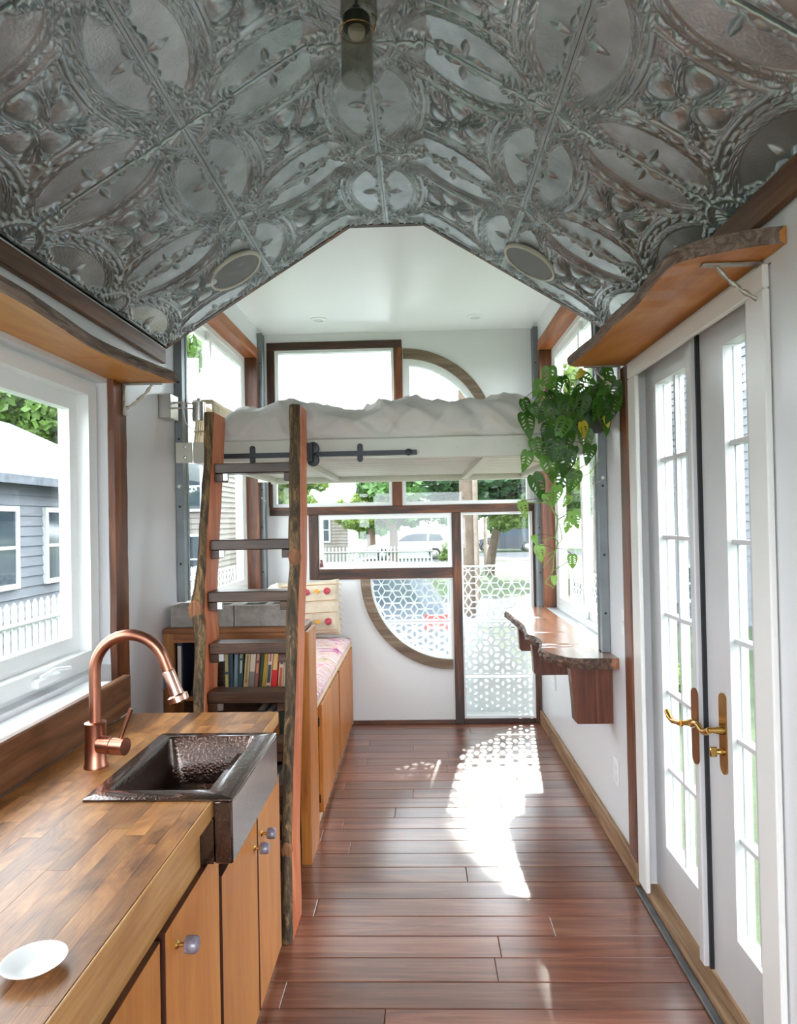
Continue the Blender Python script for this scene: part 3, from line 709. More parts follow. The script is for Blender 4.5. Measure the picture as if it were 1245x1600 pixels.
for i in range(nst):
    y = -0.6+random.uniform(-0.3, 0); x0 = CB+i*sw
    while y < CE:
        y2 = min(y+random.uniform(0.22, 0.5), CE)
        if CE-y2 < 0.06: y2 = CE
        a = max(y, -0.6)
        if y2 > a+0.01:
            for q in sub_rect((x0, x0+sw, a, y2), hole):
                if q[1]-q[0] < 0.004 or q[3]-q[2] < 0.004: continue
                bm = Box(q[0]+.0002, q[1]-.0002, q[2]+.0002, q[3]-.0002, CZ-0.04, CZ-random.uniform(0, .0004))
                part('stave', bm, M['counteredge'] if i == nst-1 and False else M['counter'], ct)
        y = y2
# front edge strips (paler)
for a, b in ((-0.6, SY0+0.018), (SY1-0.018, CE)):
    part('edge_strip', Box(CF, CF+0.006, a, b, CZ-0.04, CZ-0.0005, bev=0.0015), M['counteredge'], ct)

# cabinets
def knob(parent, x, y, z):
    bm = NB(); lathe(bm, [(0.009, 0), (0.007, 0.003), (0.0045, 0.006), (0.0045, 0.018)], (x, y, z), 12, 'X')
    st = part('knob', bm, M['brass'], parent, True)
    bm = NB(); lathe(bm, [(0.008, 0.016), (0.0155, 0.019), (0.0165, 0.024), (0.0165, 0.038), (0.014, 0.043), (0.004, 0.045)], (x, y, z), 18, 'X')
    o = part('knob_cap', bm, M['stone'], st, True); o['label'] = 'lilac grey stone knob cap'
def cabinet(y0, y1, doors, label, topz, knobs, rail, low=(0, 0), ry=None):
    c = thing('base_cabinet', label, 'cabinet', (-0.76, (y0+y1)/2, 0.0))
    bm = NB()
    for (a, b), lw in zip(((y0, y0+0.018), (y1-0.018, y1)), low): box(bm, CB, -0.537, a, b, 0.0, lw or CZ-0.041)
    box(bm, CB, -0.537, y0+0.018, y1-0.018, 0.03, 0.048)
    box(bm, CB, CB+0.01, y0+0.018, y1-0.018, 0.048, 0.70)
    part('body', bm, M['cabinet'], c)
    part('toe_board', Box(-0.55, -0.524, y0, y1, 0.0, 0.052), M['paleboard'], c)
    if rail: part('top_rail', Box(-0.55, -0.512, y0, ry or y1, rail-0.022, CZ-0.041), M['counteredge'], c)
    for (a, b), kn in zip(doors, knobs):
        d = part('door', Box(-0.522, -0.500, a, b, 0.055, topz, bev=0.0015), M['cabinet'], c)
        bm = NB(); box(bm, -0.5222, -0.4995, a-0.0012, a-0.0002, 0.055, topz); box(bm, -0.5222, -0.4995, a, b, topz+0.0002, topz+0.0012)
        part('dark_edge', bm, M['cabedge'], d)
        if kn: knob(d, -0.500, kn[0], kn[1])
cabinet(1.648, 2.345, ((1.662, 2.018), (2.032, 2.340)), 'golden plywood cabinet under the apron sink', 0.64, ((1.985, 0.555), (2.075, 0.557)), 0, (0.70, 0))
cabinet(0.905, 1.647, ((0.915, 1.270), (1.295, 1.640)), 'golden plywood cabinet with one stone knob beside the sink cabinet', 0.722, (None, (1.355, 0.665)), 0.745, (0, 0.70), 1.542)
cabinet(0.15, 0.904, ((0.16, 0.52), (0.53, 0.895)), 'golden plywood cabinet at the near end of the counter', 0.722, (None, None), 0.745)

# sink: hammered bronze apron basin
sk = thing('apron_sink', 'dark hammered bronze apron sink set into the counter', 'sink', (-0.61, 1.79, CZ-0.16))
bm = NB()
ix0, ix1, iy0, iy1 = SX0+0.037, SX1-0.055, SY0+0.05, SY1-0.032; zr = CZ+0.007
def loop(x0, x1, y0, y1, z, r=0.012, n=4):
    pts = []
    for cx, cy, a in ((x1-r, y1-r, 0), (x0+r, y1-r, 90), (x0+r, y0+r, 180), (x1-r, y0+r, 270)):
        for k in range(n+1): t = R_(a+90*k/n); pts.append(bm.verts.new((cx+r*math.cos(t), cy+r*math.sin(t), z)))
    return pts
ol0 = loop(SX0, SX1, SY0, SY1, CZ+0.0005, .006); ol1 = loop(SX0, SX1, SY0, SY1, zr-0.002, .006); ol2 = loop(SX0+.003, SX1-.003, SY0+.003, SY1-.003, zr, .006)
il0 = loop(ix0, ix1, iy0, iy1, zr, .016); il1 = loop(ix0+.004, ix1-.004, iy0+.004, iy1-.004, zr-0.006, .016)
il2 = loop(ix0+.02, ix1-.02, iy0+.02, iy1-.02, CZ-0.125, .04); il3 = loop(ix0+.045, ix1-.045, iy0+.045, iy1-.045, CZ-0.148, .04); il4 = loop(ix0+.1, ix1-.1, iy0+.1, iy1-.1, CZ-0.152, .02)
Ls = [ol0, ol1, ol2, il0, il1, il2, il3, il4]
for a, b in zip(Ls, Ls[1:]):
    n = len(a)
    for k in range(n): bm.faces.new((a[k], a[(k+1) % n], b[(k+1) % n], b[k]))
bm.faces.new(il4)
part('basin', bm, M['sink'], sk, True)
bm = NB(); box(bm, CF+0.0085, SX1, SY0, SY1, CZ-0.142, CZ+0.0003, bev=0.004); box(bm, -0.545, CF+0.008, SY0+0.0005, SY1-0.0005, CZ-0.1415, CZ-0.0415); part('apron', bm, M['sink'], sk, True)
bm = NB(); lathe(bm, [(0.02, 0), (0.04, 0.001), (0.042, 0.003), (0.03, 0.004)], ((ix0+ix1)/2, (iy0+iy1)/2, CZ-0.152), 20); part('drain', bm, M['copper'], sk, True)

# faucet
fx, fy = -0.861, 1.773
fc = thing('faucet', 'copper pull-down kitchen faucet with a gooseneck spout', 'faucet', (fx, fy, CZ))
bm = NB(); lathe(bm, [(0.030, 0.0), (0.030, 0.006), (0.0275, 0.010), (0.0265, 0.05), (0.0265, 0.112), (0.0275, 0.116), (0.024, 0.118)], (fx, fy, CZ), 24); part('base', bm, M['copper'], fc, True)
pts = [(fx, fy, CZ+0.115), (fx, fy, CZ+0.2)]
rr = 0.094; zc = 1.120
pts += [(fx, fy, zc)]+[(fx+rr-rr*math.cos(R_(a)), fy-0.0*a, zc+rr*math.sin(R_(a))) for a in range(12, 157, 12)]
a = R_(160); ex, ez = fx+rr-rr*math.cos(a), zc+rr*math.sin(a)
dx, dz = math.sin(a), math.cos(a)
ex2, ez2 = ex+0.035*dx, ez+0.035*dz
bm = NB(); tube(bm, pts+[(ex, fy, ez), (ex2, fy, ez2)], 0.0148, 16); part('spout', bm, M['copper'], fc, True)
bm = NB(); q = lambda t: (ex2+dx*t, fy, ez2+dz*t)
tube(bm, [q(0), q(0.004), q(0.05), q(0.066), q(0.070), q(0.084), q(0.088)], [0.0155, 0.0165, 0.0175, 0.019, 0.0265, 0.0265, 0.022], 18); hd = part('spray_head', bm, M['copper2'], fc, True)
bm = NB(); p = Vector(q(0.03)); box(bm, p.x-0.024, p.x-0.016, fy-0.007, fy+0.007, p.z-0.022, p.z+0.018, bev=0.002); part('spray_button', bm, M['gap'], hd)
bm = NB(); tube(bm, [(fx+0.018, fy-0.012, CZ+0.062), (fx+0.055, fy-0.022, CZ+0.062)], 0.022, 16); tube(bm, [(fx+0.0555, fy-0.0225, CZ+0.062), (fx+0.057, fy-0.023, CZ+0.062)], 0.0195, 16)
tube(bm, [(fx+0.0575, fy-0.0232, CZ+0.062), (fx+0.093, fy-0.031, CZ+0.062)], 0.0225, 16); hb = part('handle_body', bm, M['copper'], fc, True)
bm = NB(); tube(bm, [(fx+0.078, fy-0.028, CZ+0.08), (fx+0.092, fy-0.028, CZ+0.118), (fx+0.108, fy-0.028, CZ+0.158)], [0.0055, 0.005, 0.006], 10); part('lever', bm, M['copper'], hb, True)
# small dish at the near end of the counter
bm = NB(); lathe(bm, [(0.02, 0.0), (0.024, 0.002), (0.042, 0.013), (0.044, 0.015), (0.041, 0.015), (0.023, 0.005)], (-0.562, 0.965, CZ), 28)
tag(part('dish', bm, M['ceramic'], None, True), 'small white dish at the near end of the butcher block', 'dish')

# ================================================================== SHELVES
def live_slab(pts_front, xwall, z0, z1, mats, parent, name, ends=0.0, bark_t=0.012, seed=0, amp=0.004, n=10):
    """slab lying along Y, back edge at xwall, wavy bark front edge through pts_front [(x,y)...]"""
    pf = smoothpath([(x, y, 0) for x, y in pts_front], n)
    bm = NB(); rings = []; s = 1 if xwall > pf[0].x else -1
    for p in pf:
        ring = [(xwall, z1, 0), (xwall, z0, 0), (p.x+s*0.004, z0, 0)]
        m = 6
        for k in range(1, m):
            t = k/m; b = bark_t*math.sin(PI*t)*(0.6+0.6*fbm(p.y*9+seed, t*3, 1))
            ring.append((p.x-s*(b-0.003)+amp*fbm(p.y*25, t*5+seed, 3), z0+(z1-z0)*t, 1))
        ring.append((p.x+s*0.004, z1, 0))
        rings.append([(bm.verts.new((a, p.y, b)), f) for a, b, f in ring])
    N_ = len(rings[0])
    for a, b in zip(rings, rings[1:]):
        for k in range(N_):
            k2 = (k+1) % N_
            f = bm.faces.new((a[k][0], a[k2][0], b[k2][0], b[k][0])); f.material_index = 1 if 2 <= k <= N_-2 else 0
    for r in (rings[0], rings[-1]): bm.faces.new([v for v, _ in r])
    return part(name, bm, mats, parent, 'auto')
def iron_bracket(parent, sgn, xw, y, z, lh=0.11, lw=0.13):
    """xw wall face, sgn direction into room"""
    bm = NB()
    x0, x1 = sorted((xw, xw+sgn*0.012)); box(bm, x0, x1, y-0.011, y+0.011, z-lh, z, bev=0.003)
    x0, x1 = sorted((xw, xw+sgn*lw)); box(bm, x0, x1, y-0.011, y+0.011, z-0.007, z-0.0006, bev=0.002)
    pts = smoothpath([(xw+sgn*0.012, y, z-lh*0.78), (xw+sgn*0.045, y, z-lh*0.62), (xw+sgn*0.085, y, z-lh*0.34), (xw+sgn*0.112, y, z-0.008)], 5)
    tube(bm, pts, [0.0055+0.002*math.sin(i*1.7) for i in range(len(pts))], 8)
    lathe(bm, [(0.003, -0.004), (0.009, 0), (0.003, 0.004)], (xw+sgn*0.06, y, z-lh*0.53), 8, 'Y')
    return part('bracket', bm, M['iron'], parent, True)
sl = thing('wall_shelf', 'live-edge amber shelf above the casement window', 'shelf', (XL+0.1, 1.6, 2.045))
live_slab([(-0.99, -0.5), (-0.96, 0.4), (-0.985, 1.1), (-0.955, 1.55), (-0.968, 1.81), (-0.99, 2.05), (-0.982, 2.22), (-0.955, 2.4), (-0.925, 2.575), (-0.93, 2.60)], XL+0.0015, 2.047, 2.087, [M['slab'], M['barky']], sl, 'slab', seed=3)
for yb in (2.598-0.02, 1.2): iron_bracket(sl, 1, XL+(0.0235 if yb > 2.5 else 0.0015), yb, 2.0465, 0.125, 0.15)
sr = thing('wall_shelf', 'live-edge amber shelf with a bark rim above the double doors', 'shelf', (XR-0.1, 2.2, 2.128))
live_slab([(0.86, 1.615), (0.80, 1.628), (0.735, 1.66), (0.672, 1.70), (0.645, 1.76), (0.652, 1.95), (0.660, 2.08), (0.648, 2.3), (0.655, 2.5), (0.640, 2.72), (0.632, 2.845), (0.65, 2.87), (0.66, 2.88)], XR-0.0015, 2.13, 2.172, [M['slab'], M['barky']], sr, 'slab', seed=8, amp=0.006, bark_t=0.016)
for yb in (2.885-0.02, 1.73): iron_bracket(sr, -1, XR-(0.0235 if yb > 2.5 else 0.0015), yb, 2.1295, 0.12, 0.15)
# live-edge bar under the right window
br = thing('live_edge_bar', 'glossy live-edge walnut bar under the side window', 'bar counter', (0.72, 4.0, 0.53))
live_slab([(0.84, 3.06), (0.76, 3.065), (0.68, 3.075), (0.63, 3.12), (0.585, 3.21), (0.570, 3.30), (0.588, 3.40), (0.606, 3.50), (0.60, 3.62), (0.572, 3.72), (0.575, 3.80), (0.590, 3.95), (0.596, 4.10), (0.585, 4.35), (0.578, 4.55), (0.573, 4.70), (0.62, 4.80), (0.74, 4.87)], XR-0.0015, 0.822, 0.872, [M['bartop'], M['barkbar']], br, 'slab', seed=5, amp=0.010, bark_t=0.018)
for yb, xo, zb in ((3.17, 0.695, 0.55), (4.05, 0.655, 0.575), (4.66, 0.66, 0.60)):
    bm = NB(); pr = [(XR-0.0015, zb), (xo+0.012, zb), (xo, zb+0.012), (xo-0.004, zb+0.10), (xo-0.012, zb+0.2), (xo-0.02, 0.8215), (XR-0.0015, 0.8215)]
    region(bm, pr, [], lambda a, b, d: (a, yb+d, b), 0.07); part('bracket', bm, M['bracketwood'], br)

# ================================================================== BOOKCASE, BLOCKS, BOOKS
BX0, BX1, BY0, BY1, BZ = -1.145, -0.50, 2.995, 3.21, 1.04
bc = thing('bookcase', 'low brown wooden bookcase behind the ladder', 'bookcase', (-0.82, 3.1, 0))
part('top', Box(BX0, BX1-0.02, BY0-0.008, BY1, BZ-0.022, BZ, bev=0.003), M['casewood'], bc)
part('fascia', Box(BX0+0.045, BX1-0.045, BY0, BY0+0.02, BZ-0.062, BZ-0.0225), M['casewood'], bc)
part('upright', Box(BX0, BX0+0.045, BY0, BY0+0.022, 0, BZ-0.0225), M['casewoodz'], bc)
part('upright', Box(BX1-0.045, BX1-0.0, BY0, BY0+0.022, 0, BZ-0.0225), M['bench'], bc)
part('side_panel', Box(BX0, BX0+0.016, BY0+0.0225, BY1, 0, BZ-0.0225), M['casewoodz'], bc)
part('side_panel', Box(BX1-0.018, BX1, BY0+0.0225, BY1, 0, BZ-0.0225), M['bench'], bc)
part('back_panel', Box(BX0+0.0165, BX1-0.0185, BY1-0.008, BY1, 0, BZ-0.0225), M['rung'], bc)
SH = (0.735, 0.47, 0.20)
for z in SH: part('shelf', Box(BX0+0.0165, BX1-0.0185, BY0+0.0225, BY1-0.0085, z-0.02, z), M['casewood'], bc)
books = [ # x offset from, width, height, depth tilt(deg), colour, stripe
 ('left', 0.030, 0.235, 0, (0.02, 0.025, 0.06), 'thick navy book with pale page edges'),
 ('left', 0.022, 0.225, 9, (0.03, 0.035, 0.05), 'leaning black and white illustrated book'),
 ('left', 0.020, 0.215, 10, (0.16, 0.19, 0.22), 'leaning slate grey book'),
 ('right', 0.030, 0.235, 0, (0.035, 0.05, 0.045), 'tall dark book with gold block lettering'),
 ('right', 0.016, 0.240, 0, (0.02, 0.05, 0.07), 'thin dark teal hardback'),
 ('right', 0.018, 0.235, 2, (0.15, 0.19, 0.22), 'steel blue book with a red head band'),
 ('right', 0.024, 0.235, 3, (0.015, 0.045, 0.045), 'dark green book with a light title label'),
 ('right', 0.026, 0.222, 5, (0.50, 0.36, 0.17), 'tan paperback with dark lettering'),
 ('right', 0.027, 0.218, 5, (0.62, 0.53, 0.40), 'cream paperback with a grey photo foot'),
 ('right', 0.020, 0.215, 5, (0.22, 0.05, 0.035), 'maroon paperback with orange lettering'),
 ('right', 0.015, 0.215, 6, (0.02, 0.05, 0.025), 'thin bottle green book'),
 ('right', 0.018, 0.210, 6, (0.40, 0.24, 0.015), 'slim mustard yellow book'),
 ('right', 0.024, 0.218, 6, (0.58, 0.47, 0.36), 'white paperback with heavy black lettering'),
 ('right', 0.030, 0.214, 6, (0.60, 0.015, 0.015), 'bright red book with a yellow title panel'),
 ('right', 0.026, 0.220, 5, (0.60, 0.45, 0.30), 'peach paperback with red lettering'),
 ('right', 0.024, 0.222, 5, (0.62, 0.52, 0.38), 'plain cream paperback'),
 ('right', 0.018, 0.190, 4, (0.35, 0.05, 0.03), 'rust red paperback with a grey spine strip'),
 ('right', 0.018, 0.188, 3, (0.45, 0.02, 0.05), 'crimson paperback at the end of the row')]
PAPER = plain('page_edges', (0.68, 0.60, 0.47), 0.9, bump=0.2, bscale=400)
def book(x, w, h, d, tilt, col, label, y, z, group, idx, extra=None):
    b = thing('book', label, 'book', (x+w/2, y+d/2, z), group)
    m = plain('book_cover_%d' % idx, col, 0.5, var=0.06)
    bm = NB(); t = 0.0018
    box(bm, x, x+w, y, y+t*1.5, z, z+h); box(bm, x, x+t, y+t*1.5, y+d, z, z+h); box(bm, x+w-t, x+w, y+t*1.5, y+d, z, z+h)
    sh = math.tan(R_(tilt)); piv = z
    parts = [('cover', bm, m), ('pages', Box(x+t+.0002, x+w-t-.0002, y+t*1.6, y+d-0.004, z+0.003, z+h-0.004), PAPER)]
    if extra:
        for (f0, f1, a0, a1, c2) in extra:
            parts.append(('spine_print', Box(x+w*a0, x+w*a1, y-0.0005, y-0.0001, z+h*f0, z+h*f1), plain('book_print_%d_%d' % (idx, int(f0*100)), c2, 0.6)))
    for n_, bb, mm in parts:
        for v in bb.verts: v.co.x += (v.co.z-z)*sh
        part(n_, bb, mm, b)
EX = {3: [(.45, .95, .25, .75, (.40, .30, .12)), (.04, .40, .25, .75, (.45, .35, .10))], 5: [(.86, .97, 0, 1, (.30, .02, .02)), (.80, .85, .1, .9, (.5, .45, .4))], 6: [(.70, .95, .2, .8, (.25, .30, .16)), (.42, .66, .3, .7, (.5, .5, .42))],
      7: [(.35, .80, .35, .65, (.22, .15, .06)), (.25, .33, .3, .7, (.4, .1, .03))], 8: [(.05, .48, .02, .98, (.19, .18, .16))], 9: [(.72, .92, .2, .8, (.45, .3, .2)), (.45, .66, .25, .75, (.6, .3, .12)), (.08, .4, .2, .8, (.30, .10, .07))],
      12: [(.25, .62, .15, .85, (.06, .05, .05)), (.05, .2, .2, .8, (.1, .09, .08)), (.68, .95, .3, .7, (.45, .12, .1))], 13: [(.52, .97, .08, .80, (.68, .52, .17))], 14: [(.06, .55, .25, .75, (.55, .10, .04)), (.62, .92, .25, .75, (.08, .08, .07))],
      15: [(.2, .8, .35, .6, (.42, .36, .26))], 16: [(.15, .9, .3, .75, (.22, .2, .2)), (0, .12, 0, 1, (.5, .12, .02))], 0: [(.05, .95, .12, .75, (.55, .47, .38))], 1: [(.50, .9, .15, .85, (.55, .52, .48)), (.15, .35, .2, .8, (.4, .4, .38))]}
xl = BX0+0.050; xr_ = -0.885
for i, (side, w, h, tilt, col, lab) in enumerate(books):
    x = xl if side == 'left' else xr_
    w = w*0.84
    book(x, w, h, 0.15, tilt, col, lab+' on the upper bookcase shelf', BY0+0.03, SH[0]+0.0005, 'books on the upper shelf', i, EX.get(i))
    adv = w+0.0022+(0.034 if (side == 'left' and i == 0) else 0)+(0.006 if i in (17,) else 0)
    if side == 'left': xl += adv
    else: xr_ += adv
    nxt = books[i+1] if i+1 < len(books) else None
    if side == 'right' and nxt and tilt > nxt[3]: xr_ += (math.tan(R_(tilt))-math.tan(R_(nxt[3])))*h
lows = [((0.05, 0.05, 0.06), 0.035, .22, 'black binder'), ((0.14, 0.16, 0.20), 0.03, .21, 'grey blue hardback'), ((0.30, 0.10, 0.03), 0.028, .20, 'orange brown hardback'), ((0.03, 0.05, 0.04), 0.03, .215, 'dark green hardback'), ((0.4, 0.35, 0.28), 0.025, .2, 'stone coloured paperback')]
k = 40
for zi, zn in ((1, 'middle'), (2, 'lower')):
    x = -0.74
    for col, w, h, lab in (lows if zi == 1 else lows[::-1]):
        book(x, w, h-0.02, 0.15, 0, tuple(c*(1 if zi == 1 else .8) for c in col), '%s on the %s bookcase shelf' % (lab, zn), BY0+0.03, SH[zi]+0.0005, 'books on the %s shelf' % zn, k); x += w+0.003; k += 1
# concrete blocks
for i, (a, b, lab) in enumerate(((-1.125, -0.842, 'grey hollow concrete block next to the white wall on the bookcase'), (-0.838, -0.555, 'grey hollow concrete block beside the pillow on the bookcase'))):
    bm = NB(); ya, yb = 3.04, 3.19
    region(bm, rect(a, b, ya, yb), [rect(a+0.03, (a+b)/2-0.014, ya+0.03, yb-0.03), rect((a+b)/2+0.014, b-0.03, ya+0.03, yb-0.03)], lambda p, q, d: (p, q, BZ+0.0005+d), 0.092)
    tag(part('concrete_block', bm, M['concrete']), lab, 'block', 'blocks on the bookcase')

# ================================================================== BENCH, CUSHION, PILLOWS
NX0, NX1, NY0, NY1, NZ = XL+0.003, -0.53, 3.215, YB-0.022, 0.615
bn = thing('storage_bench', 'orange fir storage bench along the wall', 'bench', (-0.83, 4.1, 0))
bm = NB(); box(bm, NX0, NX1, NY0, NY0+0.02, 0, NZ-0.025); box(bm, NX0, NX1, NY1-0.02, NY1, 0, NZ-0.025); box(bm, NX0, NX0+0.015, NY0+0.02, NY1-0.02, 0, NZ-0.025); box(bm, NX0, NX1, NY0+.02, NY1-.02, 0.02, 0.04); part('body', bm, M['bench'], bn)
part('lid', Box(NX0, NX1+0.012, NY0, NY1, NZ-0.0245, NZ, bev=0.003), M['paleboard'], bn)
part('front_stile', Box(NX1-0.02, NX1+0.004, NY0+0.0205, 3.40, 0.0, NZ-0.025), M['bench'], bn)
part('plinth', Box(NX1-0.02, NX1+0.001, 3.4005, NY1-0.0205, 0.0, 0.045), M['paleboard'], bn)
for a, b, dx in ((3.415, 3.765, 0.010), (3.772, 4.14, 0.006), (4.185, 4.59, 0.006), (4.597, 4.985, 0.004)):
    d = part('door', Box(NX1+dx-0.008, NX1+dx+0.014, a, b, 0.05, NZ-0.028, bev=0.002), M['bench'], bn)
    for zz in (0.12, 0.5):
        bm = NB(); tube(bm, [(NX1+dx-0.004, a-0.004, zz-0.02), (NX1+dx-0.004, a-0.004, zz+0.02)], 0.004, 8); part('hinge', bm, M['black'], d)
def soft_box(x0, x1, y0, y1, z0, z1, r, nx=16, ny=40, amp=0.004, seed=0):
    bm = NB(); bmesh.ops.create_grid(bm, x_segments=nx, y_segments=ny, size=1)
    top = list(bm.verts)
    def f(t): return (max(0, 1-abs(t)**8))**0.5
    for v in top:
        u, w = v.co.x, v.co.y; e = min(f(u), f(w))
        X = (x0+x1)/2+u*(x1-x0)/2; Y = (y0+y1)/2+w*(y1-y0)/2
        v.co = (X, Y, z0+(z1-z0)*(0.35+0.65*e)+amp*fbm(X*7+seed, Y*7, 2))
    ed = [e for e in bm.edges if len(e.link_faces) == 1]
    r_ = bmesh.ops.extrude_edge_only(bm, edges=ed)
    nv = [g for g in r_['geom'] if isinstance(g, bmesh.types.BMVert)]
    for v in nv: v.co.z = z0
    bmesh.ops.contextual_create(bm, geom=[e for e in r_['geom'] if isinstance(e, bmesh.types.BMEdge) and len(e.link_faces) == 1])
    return bm
tag(part('bench_cushion', soft_box(NX0+0.01, NX1+0.008, NY0+0.01, NY1-0.012, NZ+0.0005, NZ+0.062, 0.02, seed=2), M['ikat'], None, True), 'long white and pink patterned cushion on the storage bench', 'cushion')
def pillow_bm(w, h, t, seed, n=26):
    bm = NB(); vs = {}
    for s in (1, -1):
        for i in range(n+1):
            for j in range(n+1):
                u, v = -1+2*i/n, -1+2*j/n
                if s == -1 and (i in (0, n) or j in (0, n)): vs[(s, i, j)] = vs[(1, i, j)]; continue
                e = (1-u**4)*(1-v**4); e = max(e, 0)**0.45
                cx = 1-0.06*(1-abs(v))*0-0.05*(v*v)*0; 
                pin = 1-0.05*math.cos(v*PI/2); pin2 = 1-0.05*math.cos(u*PI/2)
                vs[(s, i, j)] = bm.verts.new((u*w/2*pin, s*t/2*e*(1+0.25*fbm(u*2+seed, v*2, s)), v*h/2*pin2))
    for s in (1, -1):
        for i in range(n):
            for j in range(n):
                q = [vs[(s, i, j)], vs[(s, i+1, j)], vs[(s, i+1, j+1)], vs[(s, i, j+1)]]
                bm.faces.new(q if s < 0 else q[::-1])
    return bm
def place(bm, mtx): bmesh.ops.transform(bm, matrix=mtx, verts=bm.verts); return bm
pz = NZ+0.062
MT = Matrix.Translation((-0.80, 4.88, pz+0.205)) @ Matrix.Rotation(R_(-12), 4, 'X') @ Matrix.Rotation(R_(-3), 4, 'Y')
pw = thing('throw_pillow', 'cream pillow with tufted pink flowers leaning on the end wall', 'pillow', (-0.80, 4.85, pz))
part('pillow_body', place(pillow_bm(0.44, 0.40, 0.14, 1), MT), M['pillowc'], pw, True)
def ysurf(u, v, w=0.44, h=0.40, t=0.14): e = max(0, (1-u**4)*(1-v**4))**0.45; return -t/2*e*1.06
for v0 in (0.55, -0.52):
    for i, u0 in enumerate((-0.62, -0.36, -0.05, 0.30, 0.62)):
        bm = NB()
        y_ = ysurf(u0, v0)
        if i % 2 == 0: lathe(bm, [(0.003, -0.010), (0.015, -0.009), (0.024, -0.004), (0.026, 0.006)], (u0*0.22, y_, v0*0.20), 10, 'Y'); nm, mt = 'flower_tuft', M['pink']
        else:
            region(bm, [(u0*0.22-0.024, v0*0.20), (u0*0.22, v0*0.20-0.017), (u0*0.22+0.024, v0*0.20), (u0*0.22, v0*0.20+0.017)], [], lambda a, b, d: (a, y_-0.006+d, b), 0.01); nm, mt = 'diamond_tuft', M['mustard']
        part(nm, place(bm, MT), mt, pw, True)
for v0 in (0.80, 0.22, -0.20, -0.82):
    bm = NB(); tube(bm, [(u*0.22*0.97, ysurf(u, v0)-0.001, v0*0.20) for u in [-0.95+0.1*i for i in range(20)]], 0.0025, 6); part('stripe', place(bm, MT), M['thread'], pw)
for i in range(9):
    bm = NB(); z = 0.17-0.042*i; tube(bm, [(0.212, 0, z), (0.226, -0.004, z-0.006), (0.238, 0.003, z-0.016)], [0.004, 0.006, 0.003], 6); part('tassel', place(bm, MT), M['rattan'], pw)
MT2 = Matrix.Translation((-0.985, 4.34, pz+0.215)) @ Matrix.Rotation(R_(-76), 4, 'Z') @ Matrix.Rotation(R_(-20), 4, 'X')
p2 = thing('throw_pillow', 'plain cream pillow leaning on the window wall', 'pillow', (-0.98, 4.34, pz))
part('pillow_body', place(pillow_bm(0.46, 0.44, 0.13, 5), MT2), M['pillowc'], p2, True)

# ================================================================== LIFT BED
bd = thing('lift_bed', 'white lift bed platform hung between four steel posts', 'bed', (-0.15, 4.0, 1.77))
DY0, DY1 = 3.13, 4.83
part('front_beam', Box(-1.045, 0.752, DY0, DY0+0.045, 1.785, 1.882, bev=0.004), M['creamwhite'], bd)
part('rear_beam', Box(-1.045, 0.752, DY1-0.045, DY1, 1.775, 1.882, bev=0.004), M['creamwhite'], bd)
for xa in (-1.045, 0.712): part('side_beam', Box(xa, xa+0.04, DY0+0.0455, DY1-0.0455, 1.785, 1.882, bev=0.003), M['creamwhite'], bd)
part('deck', Box(-1.004, 0.711, DY0+0.0455, DY1-0.0455, 1.84, 1.858), M['creamwhite'], bd)
ys = DY0+0.05; 
for i in range(9):
    part('slat', Box(-1.0, 0.707, ys, ys+0.165, 1.815, 1.8395, bev=0.003), M['creamwhite'], bd); ys += 0.178
for xa in (-0.6, 0.3): part('joist', Box(xa, xa+0.04, DY0+0.05, DY1-0.05, 1.785, 1.8145), M['creamwhite'], bd)
for xa, xb, ya in ((-1.072, -1.046, DY0-0.006), (0.753, 0.775, DY0-0.006), (-1.072, -1.046, DY1-0.10), (0.753, 0.775, DY1-0.10)):
    p = part('hanger_plate', Box(xa-0.05 if xa < 0 else xa, xb if xa < 0 else xb+0.03, ya-0.002, ya+0.0055, 1.785, 1.880, bev=0.002), M['creamwhite'], bd)
    for zz in (1.81, 1.86):
        bm = NB(); lathe(bm, [(0.009, 0), (0.008, -0.004), (0.004, -0.006)], ((xa+xb)/2+(-0.02 if xa < 0 else 0.012), ya-0.002, zz), 10, 'Y'); part('bolt', bm, M['bolt'], p, True)
rl = part('ladder_rail', Box(-0.925, -0.008, DY0-0.020, DY0-0.012, 1.800, 1.822), M['black'], bd)
for xa in (-0.765, -0.268):
    bm = NB(); pr = arc(xa, 1.785, 0.013, 180, 360, 8)+arc(xa, 1.845, 0.013, 0, 180, 8); region(bm, pr, [], lambda a, b, d: (a, DY0-0.0005-d, b), 0.006)
    lathe(bm, [(0.007, 0), (0.007, -0.0045)], (xa, DY0-0.007, 1.811), 10, 'Y'); lathe(bm, [(0.006, 0), (0.005, -0.006)], (xa, DY0-0.0065, 1.848), 8, 'Y'); lathe(bm, [(0.006, 0), (0.005, -0.006)], (xa, DY0-0.0065, 1.784), 8, 'Y')
    part('rail_bracket', bm, M['black'], rl, True)
bm = NB(); lathe(bm, [(0.015, 0.0), (0.016, -0.006), (0.012, -0.008)], (-0.045, DY0-0.0205, 1.811), 14, 'Y'); part('rail_stop', bm, M['black'], rl, True)
for xa in (0.18, 0.46):
    bm = NB(); lathe(bm, [(0.007, 0), (0.006, -0.003)], (xa, DY0-0.0003, 1.835), 10, 'Y'); part('screw_cap', bm, M['creamwhite'], bd, True)
